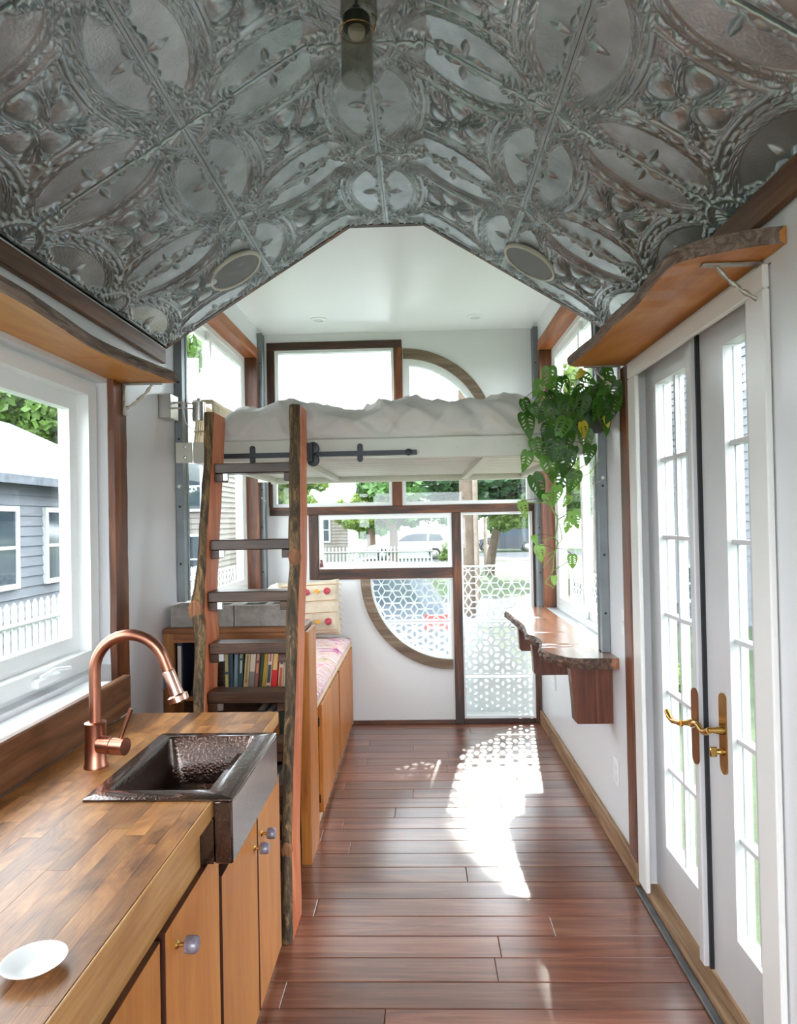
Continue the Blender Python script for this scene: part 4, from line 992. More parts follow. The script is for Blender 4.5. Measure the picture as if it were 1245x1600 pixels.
# duvet
def duvet():
    nx, ny = 210, 190; bm = NB(); rows = []
    x0, x1, y0, y1, z0 = -0.945, 0.59, DY0+0.016, DY1+0.03, 1.884
    def resample(f, n, m=600):
        P = [f(k/m) for k in range(m+1)]; S_ = [0]
        for a, b in zip(P, P[1:]): S_.append(S_[-1]+math.hypot(b[0]-a[0], b[1]-a[1]))
        out = []; k = 0
        for i in range(n+1):
            t = S_[-1]*i/n
            while k < m-1 and S_[k+1] < t: k += 1
            q = (t-S_[k])/max(S_[k+1]-S_[k], 1e-9); out.append((P[k][0]+(P[k+1][0]-P[k][0])*q, P[k][1]+(P[k+1][1]-P[k][1])*q))
        return out
    se = lambda v, e: math.copysign(abs(v)**e, v)
    sec = resample(lambda t: (-se(math.cos(PI*t), 0.30)*(y1-y0)/2, 0.21*abs(math.sin(PI*t))**0.42), ny)
    end = resample(lambda t: (-se(math.cos(PI*t), 0.30)*(x1-x0)/2, abs(math.sin(PI*t))**0.42*0.21), nx)
    for ex_, eh in end:
        X = (x0+x1)/2+ex_; r = []
        for sy_, sh_ in sec:
            Y = (y0+y1)/2+sy_; f = (eh/0.21)
            puff = 1+0.13*fbm(X*1.9+3.3, Y*1.6, 0.5, 2)+0.06*math.cos((X+0.05)*2*PI/0.47)
            bul = 0.014*math.sin(min(1, sh_/0.21)*PI)
            yy = Y-math.copysign(bul, -sy_)*(abs(sy_) > (y1-y0)*0.42)
            r.append(bm.verts.new((X, yy, z0+sh_*f*puff)))
        rows.append(r)
    for i in range(nx):
        for j in range(ny): bm.faces.new((rows[i][j], rows[i+1][j], rows[i+1][j+1], rows[i][j+1]))
    bm.normal_update()
    dd = []
    for v in bm.verts:
        c = v.co; a = 0.75*c.x+0.45*c.y+0.9*c.z; b = 0.75*c.x-0.45*c.y-0.7*c.z
        w1 = 1-min(1, abs(fbm(a*5.0+2, b*1.7+3, c.y*0.8, 2))*3.2)
        w2 = 1-min(1, abs(fbm(a*2.4+9, b*7.5, c.y*1.5+4, 2))*3.0)
        w3 = fbm(c.x*4+5, c.y*4, c.z*6, 2)
        k = min(1, (c.z-z0)/0.03)
        dd.append(v.normal*(k*(0.034*w1+0.014*w2+0.012*w3-0.022)))
    up = 1 if rows[nx//2][ny//2].normal.z > 0 else -1
    for v, d in zip(list(bm.verts), dd):
        v.co += d*up
        v.co.z = max(v.co.z, z0); v.co.y = max(v.co.y, y0-0.034)
    bm.faces.new([r[0] for r in rows]+[r[-1] for r in rows[::-1]])
    return bm
tag(part('duvet', duvet(), M['duvet'], None, 'all'), 'rumpled off-white duvet spread over the lift bed', 'duvet')

# steel posts
def channel(sgn, X, y0, y1, z0, z1, label):
    p = thing('steel_post', label, 'post', (X, (y0+y1)/2, z0))
    a = X; b = X-sgn*0.036
    bm = NB()
    pr = [(a, y0), (b, y0), (b, y0+0.02), (b+sgn*0.004, y0+0.02), (b+sgn*0.004, y0+0.004), (a-sgn*0.004, y0+0.004), (a-sgn*0.004, y1-0.004), (b+sgn*0.004, y1-0.004), (b+sgn*0.004, y1-0.02), (b, y1-0.02), (b, y1), (a, y1)]
    region(bm, pr, [], lambda p_, q_, d: (p_, q_, z0+d), z1-z0); part('channel', bm, M['steel'], p)
    part('web', Box(min(a, b)+0.003, max(a, b)-0.003, y0+0.021, y1-0.021, z0+0.002, z1-0.002), M['steel'], p)
    z = z0+0.18; i = 0
    while z < z1-0.05:
        bm = NB(); lathe(bm, [(0.006, 0.0001), (0.006, -0.0012)], ((a+b)/2, y0, z), 10, 'Y'); part('bolt_hole', bm, M['gap'], p); z += 0.27+0.05*(i % 2); i += 1
    bm = NB(); lathe(bm, [(0.009, 0), (0.008, -0.008)], ((a+b)/2, y0-0.0002, 1.68), 8, 'Y'); tube(bm, [((a+b)/2, y0-0.006, 1.675), ((a+b)/2-sgn*0.03, y0-0.01, 1.655), ((a+b)/2-sgn*0.045, y0-0.006, 1.652)], 0.0025, 6); part('hook_bolt', bm, M['bolt'], p, True)
channel(-1, XL+0.002, 3.19, 3.27, 1.135, 2.88, 'galvanised steel post behind the wall lamp')
channel(-1, XL+0.002, 4.87, 4.95, 0.70, 2.87, 'galvanised steel post between the bench and the end wall')
channel(1, XR-0.002, 3.19, 3.27, 0.8735, 2.88, 'galvanised steel post standing on the live-edge bar')
channel(1, XR-0.002, 4.895, 4.975, 0.66, 2.87, 'galvanised steel post beside the tall glazed panel')

# ================================================================== LADDER
ld = thing('ladder', 'red cedar ladder with bark edges leaning on the bed rail', 'ladder', (-0.72, 2.5, 0))
LB = Vector((0, 2.44, 0.0)); LT = Vector((0, 2.90, 2.0)); LD = (LT-LB).normalized(); LN = Vector((0, LD.z, -LD.y))  # LN points back
def lad(z): t = z/2.0; return LB+(LT-LB)*t
def stile(xs, ztop, seed, name):
    """xs: list of (z, xfront_left, width)"""
    bm = NB(); n = 64; rings = []
    for i in range(n+1):
        z = 0.004+(ztop-0.004)*i/n
        for (za, xa, wa), (zb, xb, wb) in zip(xs, xs[1:]):
            if za <= z <= zb+1e-6: t = (z-za)/(zb-za); t = t*t*(3-2*t); x0 = xa+(xb-xa)*t; w = wa+(wb-wa)*t; break
        c = lad(z); wob = 0.006*fbm(seed, z*5, 0)
        fr = 0.010*fbm(seed+3, z*7, 2)
        prof = [(x0+wob*0.4, 0.172, 0), (x0+w+wob*0.3, 0.172, 0), (x0+w+wob*0.3, 0.004+fr, 0), (x0+w*0.78, -0.010+fr+0.010*fbm(z*30, seed, 4), 1), (x0+w*0.45, -0.014+fr+0.012*fbm(z*25, seed, 5), 1), (x0+w*0.15, -0.008+fr+0.010*fbm(z*28, seed, 6), 1), (x0-0.004+wob, 0.012+fr, 1), (x0-0.003+wob, 0.06, 1)]
        ring = []
        for px, dn_, fl_ in prof:
            P = c+Vector((px, 0, 0))+Vector((0, dn_*LN.y*1.05, dn_*0.0)); ring.append((bm.verts.new(P), fl_))
        rings.append(ring)
    N_ = len(rings[0])
    for a, b in zip(rings, rings[1:]):
        for k in range(N_):
            k2 = (k+1) % N_
            f = bm.faces.new((a[k][0], a[k2][0], b[k2][0], b[k][0])); f.material_index = 1 if 2 <= k <= 6 else 0
    bm.faces.new([v for v, _ in rings[0]]); bm.faces.new([v for v, _ in rings[-1]][::-1])
    return part(name, bm, [M['cedar'], M['bark']], ld, 'auto')
s1 = stile([(0, -0.868, 0.042), (0.80, -0.889, 0.040), (1.04, -0.897, 0.044), (1.18, -0.924, 0.056), (1.27, -0.913, 0.042), (1.42, -0.906, 0.034), (1.77, -0.905, 0.034), (1.99, -0.917, 0.043)], 1.98, 11, 'stile')
s2 = stile([(0, -0.523, 0.042), (0.35, -0.531, 0.036), (0.575, -0.534, 0.039), (1.04, -0.533, 0.043), (1.41, -0.533, 0.045), (1.75, -0.540, 0.044), (2.01, -0.548, 0.045)], 2.005, 23, 'stile')
def knot(z, x, st, r=0.03):
    bm = NB(); c = lad(z); lathe(bm, [(r, 0.01), (r*0.98, -0.008), (r*0.80, -0.013), (r*0.3, -0.0145)], (x, c.y-0.002, z), 14, 'Y'); 
    for v in bm.verts: v.co.z = z+(v.co.z-z)*1.35
    part('branch_knot', bm, wood('knot_wood_%d' % int(z*100), [(0.10, 0.035, 0.012), (0.30, 0.12, 0.045)], 'Z', 0.7, 4), st, True)
knot(1.16, -0.900, s1, 0.030); knot(1.36, -0.508, s2, 0.026); knot(0.30, -0.512, s2, 0.022)
for zt in (1.757, 1.434, 1.225, 1.023, 0.838, 0.658, 0.472, 0.28):
    c = lad(zt); xa = -0.8705 if zt > 1.3 else (-0.8665 if zt > 1.1 else -0.850 if zt > 0.9 else -0.846); xb = -0.537
    ya = c.y+0.028
    rg = part('rung', Box(xa, xb, ya, ya+0.10, zt-0.043, zt, bev=0.004), M['rung'], ld)
    for (ca, cb) in ((xa+0.001, xa+0.036), (xb-0.036, xb-0.001)):
        part('cleat', Box(ca, cb, ya+0.008, ya+0.09, zt-0.078, zt-0.0435, bev=0.002), M['rung'], rg)
    bm = NB(); box(bm, xa+0.0365, xa+0.056, ya+0.01, ya+0.030, zt-0.072, zt-0.0435); part('angle_plate', bm, M['bolt'], rg)
# roller hook on the right stile
bm = NB(); xh = -0.488
region(bm, rect(xh-0.012, xh+0.012, 1.775, 1.855), [], lambda a, b, d: (a, 3.075-d, b), 0.045)
hk = part('roller_hook', bm, M['black'], ld)
for zz in (1.838, 1.782):
    bm = NB(); lathe(bm, [(0.006, 0.016), (0.026, 0.015), (0.028, 0.010), (0.022, 0.006), (0.028, 0.002), (0.026, -0.002), (0.005, -0.004)], (xh+0.008, 3.092, zz), 20, 'Y'); part('roller', bm, M['black'], hk, True)

# ================================================================== WALL LAMP, WICKER, FITTINGS
wl = thing('wall_lamp', 'brushed nickel swing-arm wall lamp above the ladder', 'lamp', (XL, 3.05, 1.98))
part('mount_box', Box(XL+0.001, XL+0.055, 2.99, 3.09, 1.975, 2.085, bev=0.003), M['nickel'], wl)
bm = NB()
for dz in (-0.012, 0.012): tube(bm, [(XL+0.055, 3.05, 2.04+dz), (XL+0.085, 3.06, 2.042+dz), (XL+0.125, 3.085, 2.04+dz)], 0.004, 8)
tube(bm, [(XL+0.085, 3.06, 2.025), (XL+0.085, 3.06, 2.06)], 0.008, 10); part('swing_arm', bm, M['nickel'], wl, True)
bm = NB(); lathe(bm, [(0.030, 0), (0.030, 0.085), (0.026, 0.088), (0.010, 0.090), (0.010, 0.105), (0.004, 0.107)], (XL+0.150, 3.09, 1.972), 22); part('shade', bm, M['nickel'], wl, True)
bm = NB(); tube(bm, smoothpath([(XL+0.09, 3.06, 2.02), (XL+0.10, 3.06, 1.96), (XL+0.13, 3.07, 1.935), (XL+0.15, 3.085, 1.96)], 5), 0.002, 6); part('cord', bm, M['plastic'], wl)
wk = thing('wicker_basket', 'long pale wicker basket between the duvet and the window', 'basket', (-1.055, 3.75, 1.884))
wx0, wx1, wy0, wy1 = -1.095, -1.005, 3.31, 4.05
for z, r in ((2.10, 0.011), (1.892, 0.008), (1.955, 0.005), (2.03, 0.005)):
    bm = NB(); tube(bm, [(wx0, wy0, z), (wx1, wy0, z), (wx1, wy1, z), (wx0, wy1, z), (wx0, wy0, z)], r, 8); part('rim' if r > 0.006 else 'weaver', bm, M['rattan'], wk, True)
n = 24
for i in range(n+1):
    y = wy0+(wy1-wy0)*i/n
    for x in (wx0, wx1): bm = NB(); tube(bm, [(x, y, 1.89), (x+0.004, y+0.016, 1.99), (x, y+0.006, 2.098)], 0.0055, 6); part('stake', bm, M['rattan'], wk, True)
part('bottom', Box(wx0, wx1, wy0, wy1, 1.8845, 1.890), M['rattan'], wk)

def plate(y, z, label, cat, kind):
    p = thing(kind, label, cat, (XR, y, z-0.057))
    part('cover', Box(XR-0.007, XR-0.0005, y-0.036, y+0.036, z-0.057, z+0.057, bev=0.003), M['plastic'], p)
    if kind == 'outlet':
        for dz in (-0.024, 0.024): part('socket', Box(XR-0.010, XR-0.0072, y-0.017, y+0.017, z+dz-0.016, z+dz+0.016, bev=0.002), M['vinyl'], p)
    else: part('toggle', Box(XR-0.020, XR-0.0072, y-0.005, y+0.005, z-0.012, z+0.008, bev=0.002), M['vinyl'], p)
plate(3.135, 0.345, 'white wall outlet below the live-edge bar', 'outlet', 'outlet')
plate(2.955, 1.045, 'white light switch beside the live-edge post', 'switch', 'light_switch')
plate(4.55, 0.42, 'white wall outlet under the far end of the bar', 'outlet', 'outlet')
# ceiling speakers on the slopes
for sgn, xs_, ys_, lab in ((-1, -0.752, 2.805, 'round grey ceiling speaker on the slope above the casement shelf'), (1, 0.484, 2.845, 'round grey ceiling speaker on the slope above the doors')):
    zz = zslope(xs_-CX); nrm = Vector((-sgn*math.sin(AL), 0, -math.cos(AL)))
    mt = Matrix.Translation(Vector((xs_, ys_, zz))+nrm*0.004) @ nrm.to_track_quat('Z', 'X').to_matrix().to_4x4()
    sp = thing('ceiling_speaker', lab, 'speaker', (xs_, ys_, zz), 'ceiling speakers')
    bm = NB(); lathe(bm, [(0.108, 0), (0.122, 0), (0.123, 0.008), (0.118, 0.014), (0.110, 0.014), (0.108, 0.010), (0.108, 0)], (0, 0, 0), 40, cap=False); part('rim', place(bm, mt), M['ivory'], sp, True)
    bm = NB(); lathe(bm, [(0.1075, 0.001), (0.1075, 0.009), (0.09, 0.0105), (0.03, 0.012), (0.005, 0.012)], (0, 0, 0), 40); part('grille', place(bm, mt), M['grille'], sp, True)
for x, y, lab in ((-0.675, 4.70, 'small recessed white ceiling light over the big loft window'), (0.412, 4.73, 'small recessed white ceiling light over the arched window')):
    t = thing('recessed_light', lab, 'ceiling light', (x, y, ZC))
    bm = NB(); lathe(bm, [(0.032, 0), (0.058, 0), (0.058, -0.004), (0.034, -0.010), (0.032, 0)], (x, y, ZC), 28, cap=False); part('trim_ring', bm, M['plastic'], t, True)
    bm = NB(); lathe(bm, [(0.0318, -0.0005), (0.0318, -0.004)], (x, y, ZC), 24); part('lens', bm, M['ceramic'], t)
def jar(x, y, zb, label):
    t = thing('jar_pendant', label, 'pendant lamp', (x, y, zb), 'jar pendants')
    bm = NB(); lathe(bm, [(0.034, 0.0), (0.036, 0.004), (0.036, 0.105), (0.030, 0.118), (0.028, 0.128), (0.026, 0.128), (0.028, 0.116), (0.034, 0.103), (0.034, 0.006)], (x, y, zb), 28, cap=False)
    bm2 = NB(); part('jar', bm, M['jar'], t, True)
    bm = NB(); lathe(bm, [(0.0295, 0.119), (0.0305, 0.121), (0.0305, 0.142), (0.024, 0.150), (0.010, 0.154), (0.008, 0.17)], (x, y, zb), 24); part('lid', bm, M['black'], t, True)
    bm = NB(); lathe(bm, [(0.004, 0.10), (0.016, 0.102), (0.019, 0.108), (0.019, 0.118)], (x, y, zb), 18); part('socket', bm, M['ivory'], t, True)
    bm = NB(); tube(bm, [(x, y, zb+0.17), (x+0.002, y, zb+0.25), (x, y, ZF-0.012)], 0.0035, 8); part('cord', bm, M['black'], t, True)
    bm = NB(); tube(bm, [(x+0.0375*math.cos(a), y+0.0375*math.sin(a), zb+0.112) for a in [i*PI/12 for i in range(25)]], 0.0014, 6); tube(bm, smoothpath([(x+0.038, y, zb+0.112), (x+0.044, y, zb+0.14), (x+0.034, y, zb+0.152)], 4), 0.002, 6); part('bail_wire', bm, M['brass'], t)
    bm = NB(); lathe(bm, [(0.05, 0.0), (0.05, -0.012), (0.03, -0.02), (0.006, -0.022)], (x, y, ZF-0.009), 24); part('ceiling_cup', bm, M['black'], t, True)
jar(-0.119, 1.50, 2.475, 'smoked glass jar pendant hanging nearer to the bed')
jar(-0.098, 1.30, 2.467, 'smoked glass jar pendant hanging above the kitchen aisle')
# ================================================================== TRAILING PLANT
pl = thing('planter', 'dark grey trough planter on the bed beam end', 'planter', (0.72, 3.2, 1.883))
bm = NB(); px0, px1, py0, py1 = 0.612, 0.845, 3.075, 3.18
o_ = [[(0.012, 1.8835), (0.0, 2.035), (-0.006, 2.036), (-0.006, 2.048), (0.006, 2.048), (0.006, 2.03)]]
rings = []
for ins, z in o_[0]:
    rings.append([bm.verts.new(p) for p in ((px0+ins, py0+ins, z), (px1-ins, py0+ins, z), (px1-ins, py1-ins, z), (px0+ins, py1-ins, z))])
for a, b in zip(rings, rings[1:]):
    for k in range(4): bm.faces.new((a[k], a[(k+1) % 4], b[(k+1) % 4], b[k]))
bm.faces.new(rings[0][::-1]); part('trough', bm, M['planter'], pl, base=True)
bm = NB(); box(bm, px0+0.007, px1-0.007, py0+0.007, py1-0.007, 2.015, 2.029); part('soil', bm, M['soil'], pl)

def leaf_mesh(seed, holes=True):
    rnd = random.Random(seed)
    half = [(0, 0.0), (0.05, -0.05), (0.13, -0.085), (0.22, -0.06), (0.29, 0.02), (0.33, 0.14), (0.335, 0.28), (0.305, 0.42), (0.255, 0.56), (0.19, 0.70), (0.12, 0.84), (0.055, 0.94), (0, 1.0)]
    half = [(x*rnd.uniform(0.95, 1.05), y) for x, y in half]
    mid = [(0, y) for y in (0.87, 0.74, 0.61, 0.48, 0.36, 0.24, 0.12)]
    hs = []
    if holes:
        for t, L_, w_ in ((0.10, 0.085, 0.030), (0.25, 0.105, 0.034), (0.40, 0.095, 0.034), (0.55, 0.075, 0.028), (0.69, 0.045, 0.020)):
            if rnd.random() < 0.12: continue
            ang = R_(rnd.uniform(24, 40)); c = (0.05+L_*math.cos(ang)+0.012, t+L_*math.sin(ang)*0.9)
            hs.append([(c[0]+L_*math.cos(a)*math.cos(ang)-w_*math.sin(a)*math.sin(ang), c[1]+L_*math.cos(a)*math.sin(ang)+w_*math.sin(a)*math.cos(ang)) for a in [2*PI*k/9 for k in range(9)]])
    bm = NB(); curl = rnd.uniform(0.15, 0.40); fold = rnd.uniform(0.15, 0.45); tw = rnd.uniform(-0.25, 0.25)
    for sg in (1, -1):
        tmp = NB()
        for lp in [half+mid]+hs:
            vs = [tmp.verts.new((x, y, 0)) for x, y in lp]
            for i in range(len(vs)): tmp.edges.new((vs[i], vs[(i+1) % len(vs)]))
        bmesh.ops.triangle_fill(tmp, use_beauty=True, edges=tmp.edges[:])
        tmp.verts.index_update()
        V = [bm.verts.new((sg*v.co.x, v.co.y, fold*v.co.x-1.6*fold*v.co.x**2-curl*v.co.y**2+tw*v.co.y*sg*v.co.x)) for v in tmp.verts]
        for f in tmp.faces:
            q = [V[v.index] for v in f.verts]; bm.faces.new(q if sg > 0 else q[::-1])
        tmp.free()
    bmesh.ops.remove_doubles(bm, verts=bm.verts, dist=1e-5)
    me = bpy.data.meshes.new('leaf'); bm.to_mesh(me); bm.free()
    me.polygons.foreach_set('use_smooth', [True]*len(me.polygons)); return me
LM = {}
for k_ in range(5):
    for mm in ('leaf', 'leafn', 'leafy'):
        me = leaf_mesh(k_+1, k_ < 4); me.materials.append(M[mm]); LM[(k_, mm)] = me
vine = thing('trailing_vine', 'green trailing vine with perforated leaves in the trough planter', 'plant', (0.72, 3.12, 2.03))
lf = [(0.525, 2.999, 2.066, 0.062), (0.576, 2.988, 2.099, 0.089), (0.613, 3.012, 2.072, 0.076), (0.59, 2.992, 2.023, 0.062), (0.745, 2.985, 2.1, 0.069), (0.777, 3.012, 2.05, 0.069), (0.806, 2.871, 2.084, 0.073), (0.819, 2.851, 2.012, 0.079), (0.805, 2.849, 1.942, 0.092), (0.802, 2.933, 1.908, 0.094), (0.756, 3.045, 1.969, 0.14), (0.667, 3.044, 1.984, 0.091), (0.556, 2.995, 1.96, 0.083), (0.591, 3.005, 1.942, 0.117), (0.483, 3.03, 1.986, 0.07), (0.489, 3.039, 1.912, 0.098), (0.525, 3.048, 1.807, 0.077), (0.564, 3.05, 1.881, 0.063), (0.59, 2.987, 1.811, 0.11), (0.648, 3.028, 1.827, 0.09), (0.741, 3.034, 1.835, 0.084), (0.746, 3.02, 1.774, 0.076), (0.469, 2.994, 1.747, 0.076), (0.579, 3.018, 1.716, 0.097), (0.64, 2.987, 1.731, 0.096), (0.634, 3.055, 1.665, 0.098), (0.679, 3.049, 1.657, 0.084), (0.529, 3.024, 1.631, 0.104), (0.598, 3.004, 1.595, 0.083), (0.654, 3.053, 1.571, 0.056), (0.571, 3.026, 1.575, 0.063), (0.467, 3.051, 1.537, 0.077), (0.653, 3.048, 1.462, 0.063), (0.682, 3.021, 1.49, 0.076), (0.504, 3.013, 1.401, 0.042), (0.527, 3.028, 1.341, 0.07), (0.664, 3.014, 1.303, 0.062), (0.579, 2.993, 1.224, 0.041), (0.512, 3.004, 1.969, 0.055), (0.69, 3.045, 1.915, 0.084), (0.622, 2.983, 1.883, 0.089), (0.698, 2.984, 2.052, 0.062), (0.683, 3.03, 2.024, 0.07), (0.783, 2.921, 1.991, 0.074), (0.762, 2.914, 1.948, 0.08), (0.725, 3.06, 1.916, 0.077), (0.536, 2.996, 2.022, 0.055), (0.657, 3.013, 2.09, 0.055), (0.622, 2.996, 1.769, 0.069), (0.568, 3.031, 1.792, 0.07), (0.783, 2.914, 2.073, 0.054), (0.674, 3.04, 1.778, 0.063), (0.61, 3.006, 1.702, 0.062), (0.762, 3.025, 2.015, 0.09), (0.836, 2.842, 1.964, 0.059), (0.798, 2.865, 2.045, 0.066), (0.718, 2.999, 1.981, 0.083), (0.623, 3.006, 1.997, 0.076)]
yl = [(0.72, 2.98, 1.874, 0.062), (0.705, 2.98, 2.118, 0.041), (0.8, 2.907, 1.899, 0.04)]
anchors = []
def leaf(x, y, z, L_, mm):
    c = Vector((x, y, z)); up = z > 2.0; L_ *= 1.22 if z > 1.62 else 1.08
    tip = Vector((random.uniform(-0.55, 0.55), random.uniform(-0.35, 0.1), -1 if not up else random.uniform(-1.0, -0.2))).normalized()
    nr = Vector((random.uniform(-0.5, 0.5), -1, random.uniform(0.0, 0.7)))
    nr = (nr-tip*nr.dot(tip)).normalized(); sd = tip.cross(nr)
    m = Matrix((sd, tip, nr)).transposed().to_4x4()
    base = c-tip*L_*0.5
    o = link_mesh('leaf', LM[(random.randrange(4) if L_ > 0.052 else 4, mm)], vine, base)
    o.rotation_euler = m.to_euler(); o.scale = (L_, L_, L_)
    anchors.append(base); return o
for x, y, z, s in lf: leaf(x, y, z, s, 'leafn' if z < 1.62 else 'leaf')
for x, y, z, s in yl: leaf(x, y, z, s, 'leafy')['label'] = 'yellowing leaf'
bm = NB()
main = [Vector((0.70, 3.10, 2.03)), Vector((0.66, 3.05, 2.055)), Vector((0.64, 3.035, 2.0))]+[Vector(q) for q in [(0.599, 3.03, 1.828), (0.602, 3.03, 1.68), (0.581, 3.03, 1.556), (0.607, 3.03, 1.494), (0.595, 3.03, 1.414), (0.605, 3.03, 1.389), (0.588, 3.03, 1.334), (0.581, 3.03, 1.266), (0.549, 3.03, 1.215), (0.567, 3.03, 1.202), (0.585, 3.03, 1.188)]]
mp_ = smoothpath(main, 6); tube(bm, mp_, [0.0045-0.002*i/len(mp_) for i in range(len(mp_))], 7)
for pts in ([(0.676, 3.03, 1.697), (0.731, 3.03, 1.683), (0.775, 3.03, 1.719), (0.806, 3.03, 1.768)], [(0.581, 3.03, 1.266), (0.655, 3.03, 1.308)], [(0.595, 3.03, 1.414), (0.528, 3.03, 1.4)], [(0.589, 3.03, 1.353), (0.539, 3.03, 1.329)], [(0.61, 3.03, 1.488), (0.663, 3.03, 1.53)], [(0.581, 3.03, 1.566), (0.477, 3.03, 1.568)], [(0.56, 3.03, 1.742), (0.487, 3.03, 1.756)], [(0.676, 3.03, 1.697), (0.757, 3.03, 1.75), (0.783, 3.03, 1.824)], [(0.605, 3.03, 1.383), (0.624, 3.03, 1.407), (0.613, 3.03, 1.476)], [(0.582, 3.03, 1.334), (0.538, 3.03, 1.28)]):
    q = smoothpath(pts, 5); tube(bm, q, 0.0022, 6)
part('vine_stem', bm, M['stem'], vine, True)
bm = NB()
src = [Vector((x, 3.09, 2.03)) for x in (0.64, 0.68, 0.72, 0.76, 0.80)]
for a in anchors:
    cand = src+mp_[14:]
    b_ = min(cand, key=lambda p: (p-a).length)
    if a.z > 1.93: b_ = min(src, key=lambda p: (p-a).length)
    midp = (a+b_)/2+Vector((0, -0.015, 0.05 if a.z > 1.9 else 0.01))
    tube(bm, smoothpath([b_, midp, a], 4), 0.0016, 5)
part('leaf_stalks', bm, M['stemd'], vine, True, kind='stuff')

# ================================================================== OUTSIDE
def ground(name, x0, x1, y0, y1, z, m, label, cat):
    bm = NB(); box(bm, x0, x1, y0, y1, z-0.3, z); tag(part(name, bm, m), label, cat, None, 'structure')
ground('lawn', -90, 90, -40, 160, ZG, M['grass'], 'green lawn around the little house', 'lawn')
ground('driveway', -14, 14, 13.2, 18.2, ZG+0.02, M['road'], 'pale grey driveway crossing the lawn', 'driveway')
ground('street', -80, 80, 34, 42, ZG+0.02, M['road'], 'grey street beyond the lawn', 'street')
ground('path', -80, 80, 30.5, 32, ZG+0.015, M['walk'], 'pale pavement along the street', 'pavement')

# cut-out screens
def screen(x0, x1, rows, place_, label, a=0.0555):
    s = thing('lattice_screen', label, 'screen', place_((x0+x1)/2, rows[0][0], 0), 'lattice screens outside the windows')
    for (z0, z1, op0, op1) in rows:
        bm = NB(); b = 0.012
        region(bm, rect(x0, x1, z0, z1), [rect(x0+b, x1-b, z0+b, z1-b)], lambda p, q, d: place_(p, q, d), 0.012); part('panel_rail', bm, M['screen'], s)
        bm = NB(); cl = lambda v, lo, hi: max(lo, min(hi, v))
        i0, i1 = int(x0/(1.5*a))-2, int(x1/(1.5*a))+2
        h = math.sqrt(3)*a
        for i in range(i0, i1+1):
            for j in range(-2, int(2.5/h)):
                cx, cz = 1.5*a*i, h*(j+(0.5 if i % 2 else 0))
                vv = [(cx+a*math.cos(R_(60*k)), cz+a*math.sin(R_(60*k))) for k in range(6)]
                for q in (((cx, cz), vv[5], vv[0], vv[1]), ((cx, cz), vv[1], vv[2], vv[3]), ((cx, cz), vv[3], vv[4], vv[5])):
                    mx_, mz_ = sum(p[0] for p in q)/4, sum(p[1] for p in q)/4
                    if all(p[0] < x0+b or p[0] > x1-b for p in q) or all(p[1] < z0+b or p[1] > z1-b for p in q): continue
                    if mx_ < x0-a or mx_ > x1+a or mz_ < z0-a or mz_ > z1+a: continue
                    f = (cl(mz_, z0, z1)-z0)/(z1-z0); op = op0+(op1-op0)*f
                    inn = [(mx_+(p[0]-mx_)*op, mz_+(p[1]-mz_)*op) for p in q]
                    O = [bm.verts.new(place_(cl(p[0], x0+b, x1-b), cl(p[1], z0+b, z1-b), 0.004)) for p in q]
                    I = [bm.verts.new(place_(cl(p[0], x0+b, x1-b), cl(p[1], z0+b, z1-b), 0.004)) for p in inn]
                    for k in range(4): bm.faces.new((O[k], O[(k+1) % 4], I[(k+1) % 4], I[k]))
        bmesh.ops.remove_doubles(bm, verts=bm.verts, dist=1e-5)
        bmesh.ops.dissolve_degenerate(bm, edges=bm.edges[:], dist=1e-5)
        o = part('lattice', bm, M['screen'], s, normals=False)
        md = o.modifiers.new('solid', 'SOLIDIFY'); md.thickness = 0.003
rws = [(-0.05, 0.29, 0.24, 0.42), (0.305, 0.715, 0.42, 0.60), (0.725, 1.145, 0.74, 0.86)]
YS = YB+WT+0.03
screen(-0.52, 0.215, rws, lambda p, q, d: (p, YS+d, q), 'white cut-out star pattern screen outside the quarter-round window')
screen(0.255, 0.98, rws, lambda p, q, d: (p, YS+d, q), 'white cut-out star pattern screen outside the tall glazed panel')
screen(3.3, 4.95, rws[1:], lambda p, q, d: (XL-WT-0.04-d, p, q+0.05), 'white cut-out star pattern screen outside the ladder window')
screen(3.3, 4.95, rws[1:], lambda p, q, d: (XR+WT+0.04+d, p, q), 'white cut-out star pattern screen outside the bar window')
# white hitch cover behind the screens
bm = NB(); region(bm, [(0.25, ZG+0.001), (1.0, ZG+0.001), (1.0, 0.06), (0.80, 0.26), (0.42, 0.64), (0.25, 0.68)], [], lambda a, b, d: (a, YS+0.25+d, b), 0.5)
tag(part('hitch_cover', bm, M['screen']), 'white sloped hitch cover standing behind the lattice screen', 'cover')

def blob_foliage(seed, n=8000, leafs=0.085, clusters=46):
    rnd = np.random.default_rng(seed)
    c = rnd.normal(size=(clusters, 3)); c /= np.linalg.norm(c, axis=1)[:, None]; c *= rnd.uniform(0.25, 0.80, (clusters, 1))
    ci = rnd.integers(0, clusters, n); d = rnd.normal(size=(n, 3)); d /= np.linalg.norm(d, axis=1)[:, None]
    P = c[ci]+d*rnd.uniform(0.55, 1.0, (n, 1))*rnd.uniform(0.18, 0.30, (clusters, 1))[ci]
    nr = d+rnd.normal(size=(n, 3))*0.6; nr /= np.linalg.norm(nr, axis=1)[:, None]
    t = np.cross(nr, rnd.normal(size=(n, 3))); t /= np.linalg.norm(t, axis=1)[:, None]; b = np.cross(nr, t)
    s = leafs*rnd.uniform(0.6, 1.2, (n, 1))
    V = np.stack([P+t*s, P+b*s*0.6, P-t*s, P-b*s*0.6], 1).reshape(-1, 3)
    me = bpy.data.meshes.new('foliage'); me.from_pydata(V.tolist(), [], np.arange(4*n).reshape(-1, 4).tolist()); me.update()
    return me
FM = [blob_foliage(3), blob_foliage(5), blob_foliage(8, 6500, 0.06, 60)]
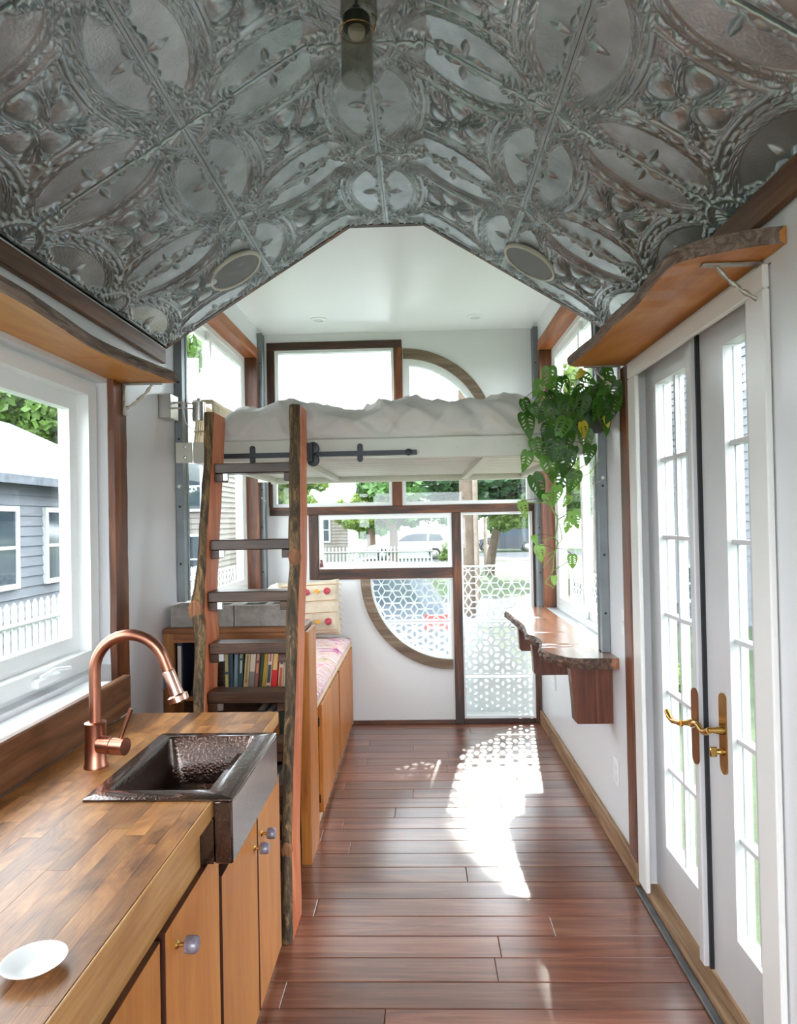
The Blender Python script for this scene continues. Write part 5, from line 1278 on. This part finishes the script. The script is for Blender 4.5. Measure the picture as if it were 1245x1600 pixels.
FML = []
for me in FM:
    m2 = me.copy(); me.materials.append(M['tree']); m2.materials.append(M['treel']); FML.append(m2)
def tree(x, y, tz, crowns, tr, label, bend=0.0, light=False, fork=True):
    t = thing('street_tree', label, 'tree', (x, y, ZG), 'trees outside')
    bm = NB(); top = max(c[2] for c in crowns)
    pts = smoothpath([(x, y, ZG+0.001), (x+bend*0.2, y, ZG+tz*0.4), (x+bend*0.6, y, ZG+tz*0.75), (x+bend, y, ZG+tz)], 5)
    tube(bm, pts, [tr*(1.15-0.5*i/len(pts)) for i in range(len(pts))], 10)
    for c in crowns:
        e = Vector(c[:3]); s0 = pts[int(len(pts)*(0.85 if tz > 5 else 0.55))]
        tube(bm, smoothpath([s0, (s0+e)/2+Vector((0, 0, 0.3)), e], 4), [tr*0.5*(1-0.12*i) for i in range(9)], 7)
    part('trunk', bm, M['trunk'], t, True)
    for i, c in enumerate(crowns):
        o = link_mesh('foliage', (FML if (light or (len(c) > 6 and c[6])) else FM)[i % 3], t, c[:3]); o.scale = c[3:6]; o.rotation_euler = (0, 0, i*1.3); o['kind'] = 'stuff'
tree(1.02, 15.0, 7.0, [(0.7, 15, 9.5, 3.6, 2.4, 2.1), (0.15, 15.2, 7.25, 1.65, 1.8, 1.35), (-2.6, 15, 8.2, 2.4, 2.0, 1.9), (3.2, 15.2, 10.0, 2.2, 2.0, 1.6)], 0.15, 'tall tree rising behind the driveway with unseen crowns added to block the sun')  # trunk stands in view; high crowns are unseen, added to block the sun
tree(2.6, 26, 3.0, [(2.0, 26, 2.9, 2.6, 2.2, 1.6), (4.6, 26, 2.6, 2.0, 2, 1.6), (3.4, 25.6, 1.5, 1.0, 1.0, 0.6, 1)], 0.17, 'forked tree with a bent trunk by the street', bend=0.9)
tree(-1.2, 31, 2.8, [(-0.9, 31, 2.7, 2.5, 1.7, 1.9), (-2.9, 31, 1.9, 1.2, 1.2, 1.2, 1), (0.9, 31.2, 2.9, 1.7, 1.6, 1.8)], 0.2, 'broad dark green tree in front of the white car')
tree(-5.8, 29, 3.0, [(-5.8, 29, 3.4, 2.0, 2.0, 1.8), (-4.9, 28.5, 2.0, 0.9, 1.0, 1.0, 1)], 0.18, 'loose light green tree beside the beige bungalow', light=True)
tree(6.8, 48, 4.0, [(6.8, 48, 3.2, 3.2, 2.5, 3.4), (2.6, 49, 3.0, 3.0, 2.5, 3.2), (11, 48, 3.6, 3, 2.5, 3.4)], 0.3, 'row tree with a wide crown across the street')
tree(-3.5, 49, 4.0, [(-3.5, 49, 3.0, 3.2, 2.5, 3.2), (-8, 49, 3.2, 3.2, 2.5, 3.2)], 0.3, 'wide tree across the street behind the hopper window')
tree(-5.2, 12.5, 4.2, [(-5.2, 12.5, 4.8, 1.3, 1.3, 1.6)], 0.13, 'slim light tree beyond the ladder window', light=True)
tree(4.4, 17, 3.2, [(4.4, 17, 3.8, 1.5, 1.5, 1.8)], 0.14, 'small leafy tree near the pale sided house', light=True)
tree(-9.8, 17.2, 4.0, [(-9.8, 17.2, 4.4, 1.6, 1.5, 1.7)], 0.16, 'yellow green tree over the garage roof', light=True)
def shrub(x, y, r, label):
    t = thing('shrub', label, 'shrub', (x, y, ZG), 'shrubs on the lawn')
    o = link_mesh('foliage', FML[1], t, (x, y, ZG+r*0.75)); o.scale = (r, r, r*0.75); o['kind'] = 'stuff'
    bm = NB(); tube(bm, [(x, y, ZG+0.001), (x, y, ZG+r*0.7)], 0.03, 6); part('stem', bm, M['trunk'], t)
shrub(1.6, 30, 1.0, 'yellow green shrub beside the white car'); shrub(0.75, 8.2, 0.35, 'low green shrub close to the hitch cover'); shrub(2.6, 7.6, 0.4, 'low green shrub outside the bar window')
for x, y, r, h, lab in ((1.40, 17.4, 0.095, 5.0, 'thick weathered utility pole behind the driveway'), (2.95, 31, 0.09, 6.0, 'thin utility pole across the lawn')):
    t = thing('utility_pole', lab, 'pole', (x, y, ZG))
    bm = NB(); tube(bm, [(x, y, ZG+0.001), (x, y, ZG+h)], [r, r*0.8], 12); part('pole', bm, M['pole'], t, True)
    bm = NB(); box(bm, x-0.9, x+0.9, y-r-0.1, y-r, ZG+h-0.7, ZG+h-0.58); part('cross_arm', bm, M['pole'], t)

def car(x, y, face, mat, label, hatch=True, L_=4.2, Hc=1.45):
    """side-on car; rear end at x, front towards -face"""
    t = thing('car', label, 'car', (x-face*L_/2, y, ZG), 'parked cars')
    k = L_/4.2; f = lambda a: x-face*a*k
    z = lambda h: ZG+h*Hc/1.45
    def arch(c, n=8): return [(c+0.36*math.cos(R_(a)), 0.30+0.36*math.sin(R_(a))) for a in [180-180*i/n for i in range(n+1)]]
    low = [(0.02, 0.30), (0.45, 0.22)]+[(p[0], max(p[1], 0.22)) for p in arch(0.85)]+[(1.3, 0.2), (2.9, 0.2)]+[(p[0], max(p[1], 0.22)) for p in arch(3.38)]+[(3.85, 0.22), (4.16, 0.30)]
    up = [(4.2, 0.55), (4.1, 0.72), (3.6, 0.86), (2.95, 0.95), (1.2, 0.98), (0.15, 0.95), (0.0, 0.75)]
    bm = NB(); region(bm, [(a, b) for a, b in low+up], [], lambda a, b, d: (f(a), y+d, z(b)), 1.72); part('body', bm, mat, t)
    cab = [(0.12, 0.951), (0.42, 1.38), (0.9, 1.45), (1.9, 1.44), (2.3, 1.36), (2.95, 0.951)] if hatch else [(0.5, 0.951), (1.05, 1.40), (1.5, 1.45), (2.1, 1.43), (2.45, 1.36), (3.05, 0.951)]
    bm = NB(); region(bm, cab, [], lambda a, b, d: (f(a), y+0.10+d, z(b)), 1.52); cb = part('cabin', bm, mat, t)
    gl = [[(0.40, 0.99), (0.58, 1.34), (1.10, 1.38), (1.16, 0.99)], [(1.24, 0.99), (1.20, 1.38), (1.85, 1.38), (2.22, 1.30), (2.68, 0.99)]]
    for g in gl:
        bm = NB(); region(bm, g, [], lambda a, b, d: (f(a), y+0.092+d, z(b)), 0.0075); part('side_window', bm, M['carglass'], cb)
    for c in (0.85, 3.38):
        for yy in (y+0.02, y+1.50):
            bm = NB(); lathe(bm, [(0.10, 0), (0.20, -0.01), (0.30, 0.0), (0.31, 0.03), (0.31, 0.17), (0.28, 0.2)], (f(c), yy, z(0.31)), 20, 'Y'); wh = part('wheel', bm, M['tyre'], t, True)
            bm = NB(); lathe(bm, [(0.03, -0.024), (0.12, -0.020), (0.19, -0.012), (0.2, -0.004)], (f(c), yy, z(0.31)), 16, 'Y'); part('hubcap', bm, M['nickel'], wh, True)
    bm = NB(); xs = sorted((f(0.02), f(0.36))); box(bm, xs[0], xs[1], y-0.012, y-0.0005, z(0.70), z(0.88)); part('tail_lamp', bm, M['redlamp'], t)
    bm = NB(); xs = sorted((f(3.8), f(4.1))); box(bm, xs[0], xs[1], y-0.012, y-0.0005, z(0.58), z(0.70)); part('head_lamp', bm, M['ceramic'], t)
    return t
car(0.40, 8.6, 1, M['carsilver'], 'silver blue hatchback parked close behind the lattice screen', True, 4.2, 1.50)
car(1.7, 36.0, 1, M['carwhite'], 'white sedan parked beyond the broad tree', False, 4.6)
car(7.6, 43.0, 1, M['cardark'], 'dark car on the far side of the street', True, 4.3)

def house(name, x0, x1, y0, y1, h, roof_h, mat, wins, label, step=0.16, ridge='Y'):
    t = thing(name, label, 'house', ((x0+x1)/2, (y0+y1)/2, ZG))
    bm = NB(); box(bm, x0+0.04, x1-0.04, y0+0.04, y1-0.04, ZG+0.001, ZG+h); wl_ = part('wall', bm, mat, t)
    bm = NB(); n = int(h/step)
    for i in range(n):
        za, zb = ZG+0.05+i*step, ZG+0.05+(i+1)*step
        q = [bm.verts.new(p) for p in ((x0, y0, za), (x1, y0, za), (x1, y1, za), (x0, y1, za), (x0+0.025, y0+0.025, zb), (x1-0.025, y0+0.025, zb), (x1-0.025, y1-0.025, zb), (x0+0.025, y1-0.025, zb))]
        for a in range(4): bm.faces.new((q[a], q[(a+1) % 4], q[4+(a+1) % 4], q[4+a]))
        bm.faces.new((q[3], q[2], q[1], q[0]))
    part('clapboards', bm, mat, t, kind='stuff')
    o = 0.35; zt = ZG+h; bm = NB()
    if ridge == 'Y':
        xm = (x0+x1)/2; region(bm, [(x0-o, zt-0.1), (xm, zt+roof_h), (x1+o, zt-0.1), (x1+o, zt+0.03), (xm, zt+roof_h+0.15), (x0-o, zt+0.03)], [], lambda a, b, d: (a, y0-o+d, b), y1-y0+2*o)
        g = NB(); region(g, [(x0+0.03, zt), (x1-0.03, zt), (xm, zt+roof_h-0.08)], [], lambda a, b, d: (a, y0+0.03+d, b), y1-y0-0.06)
    else:
        ym = (y0+y1)/2; region(bm, [(y0-o, zt-0.1), (ym, zt+roof_h), (y1+o, zt-0.1), (y1+o, zt+0.03), (ym, zt+roof_h+0.15), (y0-o, zt+0.03)], [], lambda a, b, d: (x0-o+d, a, b), x1-x0+2*o)
        g = NB(); region(g, [(y0+0.03, zt), (y1-0.03, zt), (ym, zt+roof_h-0.08)], [], lambda a, b, d: (x0+0.03+d, a, b), x1-x0-0.06)
    part('roof', bm, M['roof'], t); part('gable', g, mat, t)
    for (side, c, zc, w, hh_) in wins:
        fr = NB(); pn = NB(); r1 = rect(c-w/2-0.08, c+w/2+0.08, zc-hh_/2-0.08, zc+hh_/2+0.08); r2 = rect(c-w/2, c+w/2, zc-hh_/2, zc+hh_/2)
        if side == 'L': P_ = lambda a, b, d: (x0-0.05+d, a, b)
        elif side == 'R': P_ = lambda a, b, d: (x1+0.05-d, a, b)
        else: P_ = lambda a, b, d: (a, y0-0.05+d, b)
        region(fr, r1, [r2], P_, 0.07); wf = part('window', fr, M['fence'], t)
        region(pn, r2, [], lambda a, b, d: P_(a, b, 0.025+d), 0.01); part('pane', pn, M['carglass'], wf)
        bar = NB(); region(bar, rect(c-w/2, c+w/2, zc-0.025, zc+0.025), [], lambda a, b, d: P_(a, b, 0.01+d), 0.012); part('sash_bar', bar, M['fence'], wf)
    return t
house('house', 6.0, 13.0, 8.0, 24.0, 6.2, 2.4, M['siding'], [('L', 14.6, 2.6, 0.9, 1.5), ('L', 17.5, 2.6, 0.9, 1.5), ('L', 12.0, 2.6, 0.9, 1.5), ('L', 15.5, -0.02, 0.8, 0.7)], 'pale two-storey clapboard house beyond the double doors')
house('garage', -12.5, -6.2, 7.5, 15.0, 2.85, 1.5, M['siding'], [('R', 9.8, 1.2, 0.9, 1.1), ('R', 11.6, 1.2, 0.9, 1.1), ('R', 13.4, 1.2, 0.9, 1.1)], 'low white garage with a grey roof beyond the casement window')
house('house', -13.0, -5.9, 19.5, 26.0, 4.6, 1.2, M['sidingt'], [('F', -6.7, 2.6, 0.8, 1.3), ('F', -6.7, 0.5, 0.8, 1.3), ('F', -8.6, 2.6, 0.8, 1.3), ('F', -8.6, 0.5, 0.8, 1.3), ('F', -10.6, 2.6, 0.8, 1.3)], 'beige two-storey house beyond the ladder window', ridge='X')
house('bungalow', -12.0, -3.6, 34.0, 40.0, 3.0, 1.6, M['sidingt'], [('F', -4.9, 1.1, 0.7, 1.1), ('F', -6.6, 1.1, 0.7, 1.1)], 'beige bungalow behind the loose light tree', ridge='X')
def fence(x0, y0, x1, y1, h, label, gap=0.14):
    t = thing('picket_fence', label, 'fence', ((x0+x1)/2, (y0+y1)/2, ZG)); A = Vector((x0, y0, 0)); B = Vector((x1, y1, 0)); d = (B-A); n = int(d.length/gap); u = d.normalized(); nn = Vector((-u.y, u.x, 0))
    me = None
    for i in range(n):
        p = A+u*(gap*(i+0.5)); bm = NB(); 
        if me is None:
            region(bm, [(-0.04, 0.02), (0.04, 0.02), (0.04, h-0.05), (0, h), (-0.04, h-0.05)], [], lambda a, b, dd: (u.x*a+nn.x*dd, u.y*a+nn.y*dd, b), 0.02)
            me = bpy.data.meshes.new('picket'); bm.to_mesh(me); me.materials.append(M['fence'])
        bm.free(); link_mesh('picket', me, t, (p.x, p.y, ZG))
    for zz in (0.25, h-0.25):
        bm = NB(); tube(bm, [A+Vector((0, 0, ZG+zz))-nn*0.03, B+Vector((0, 0, ZG+zz))-nn*0.03], 0.03, 4); part('rail', bm, M['fence'], t)
fence(-4.6, 6.0, -4.6, 14.0, 1.25, 'white picket fence beyond the casement window')
fence(-6.0, 29.8, 0.6, 29.8, 1.0, 'white picket fence in front of the bungalow', 0.16)
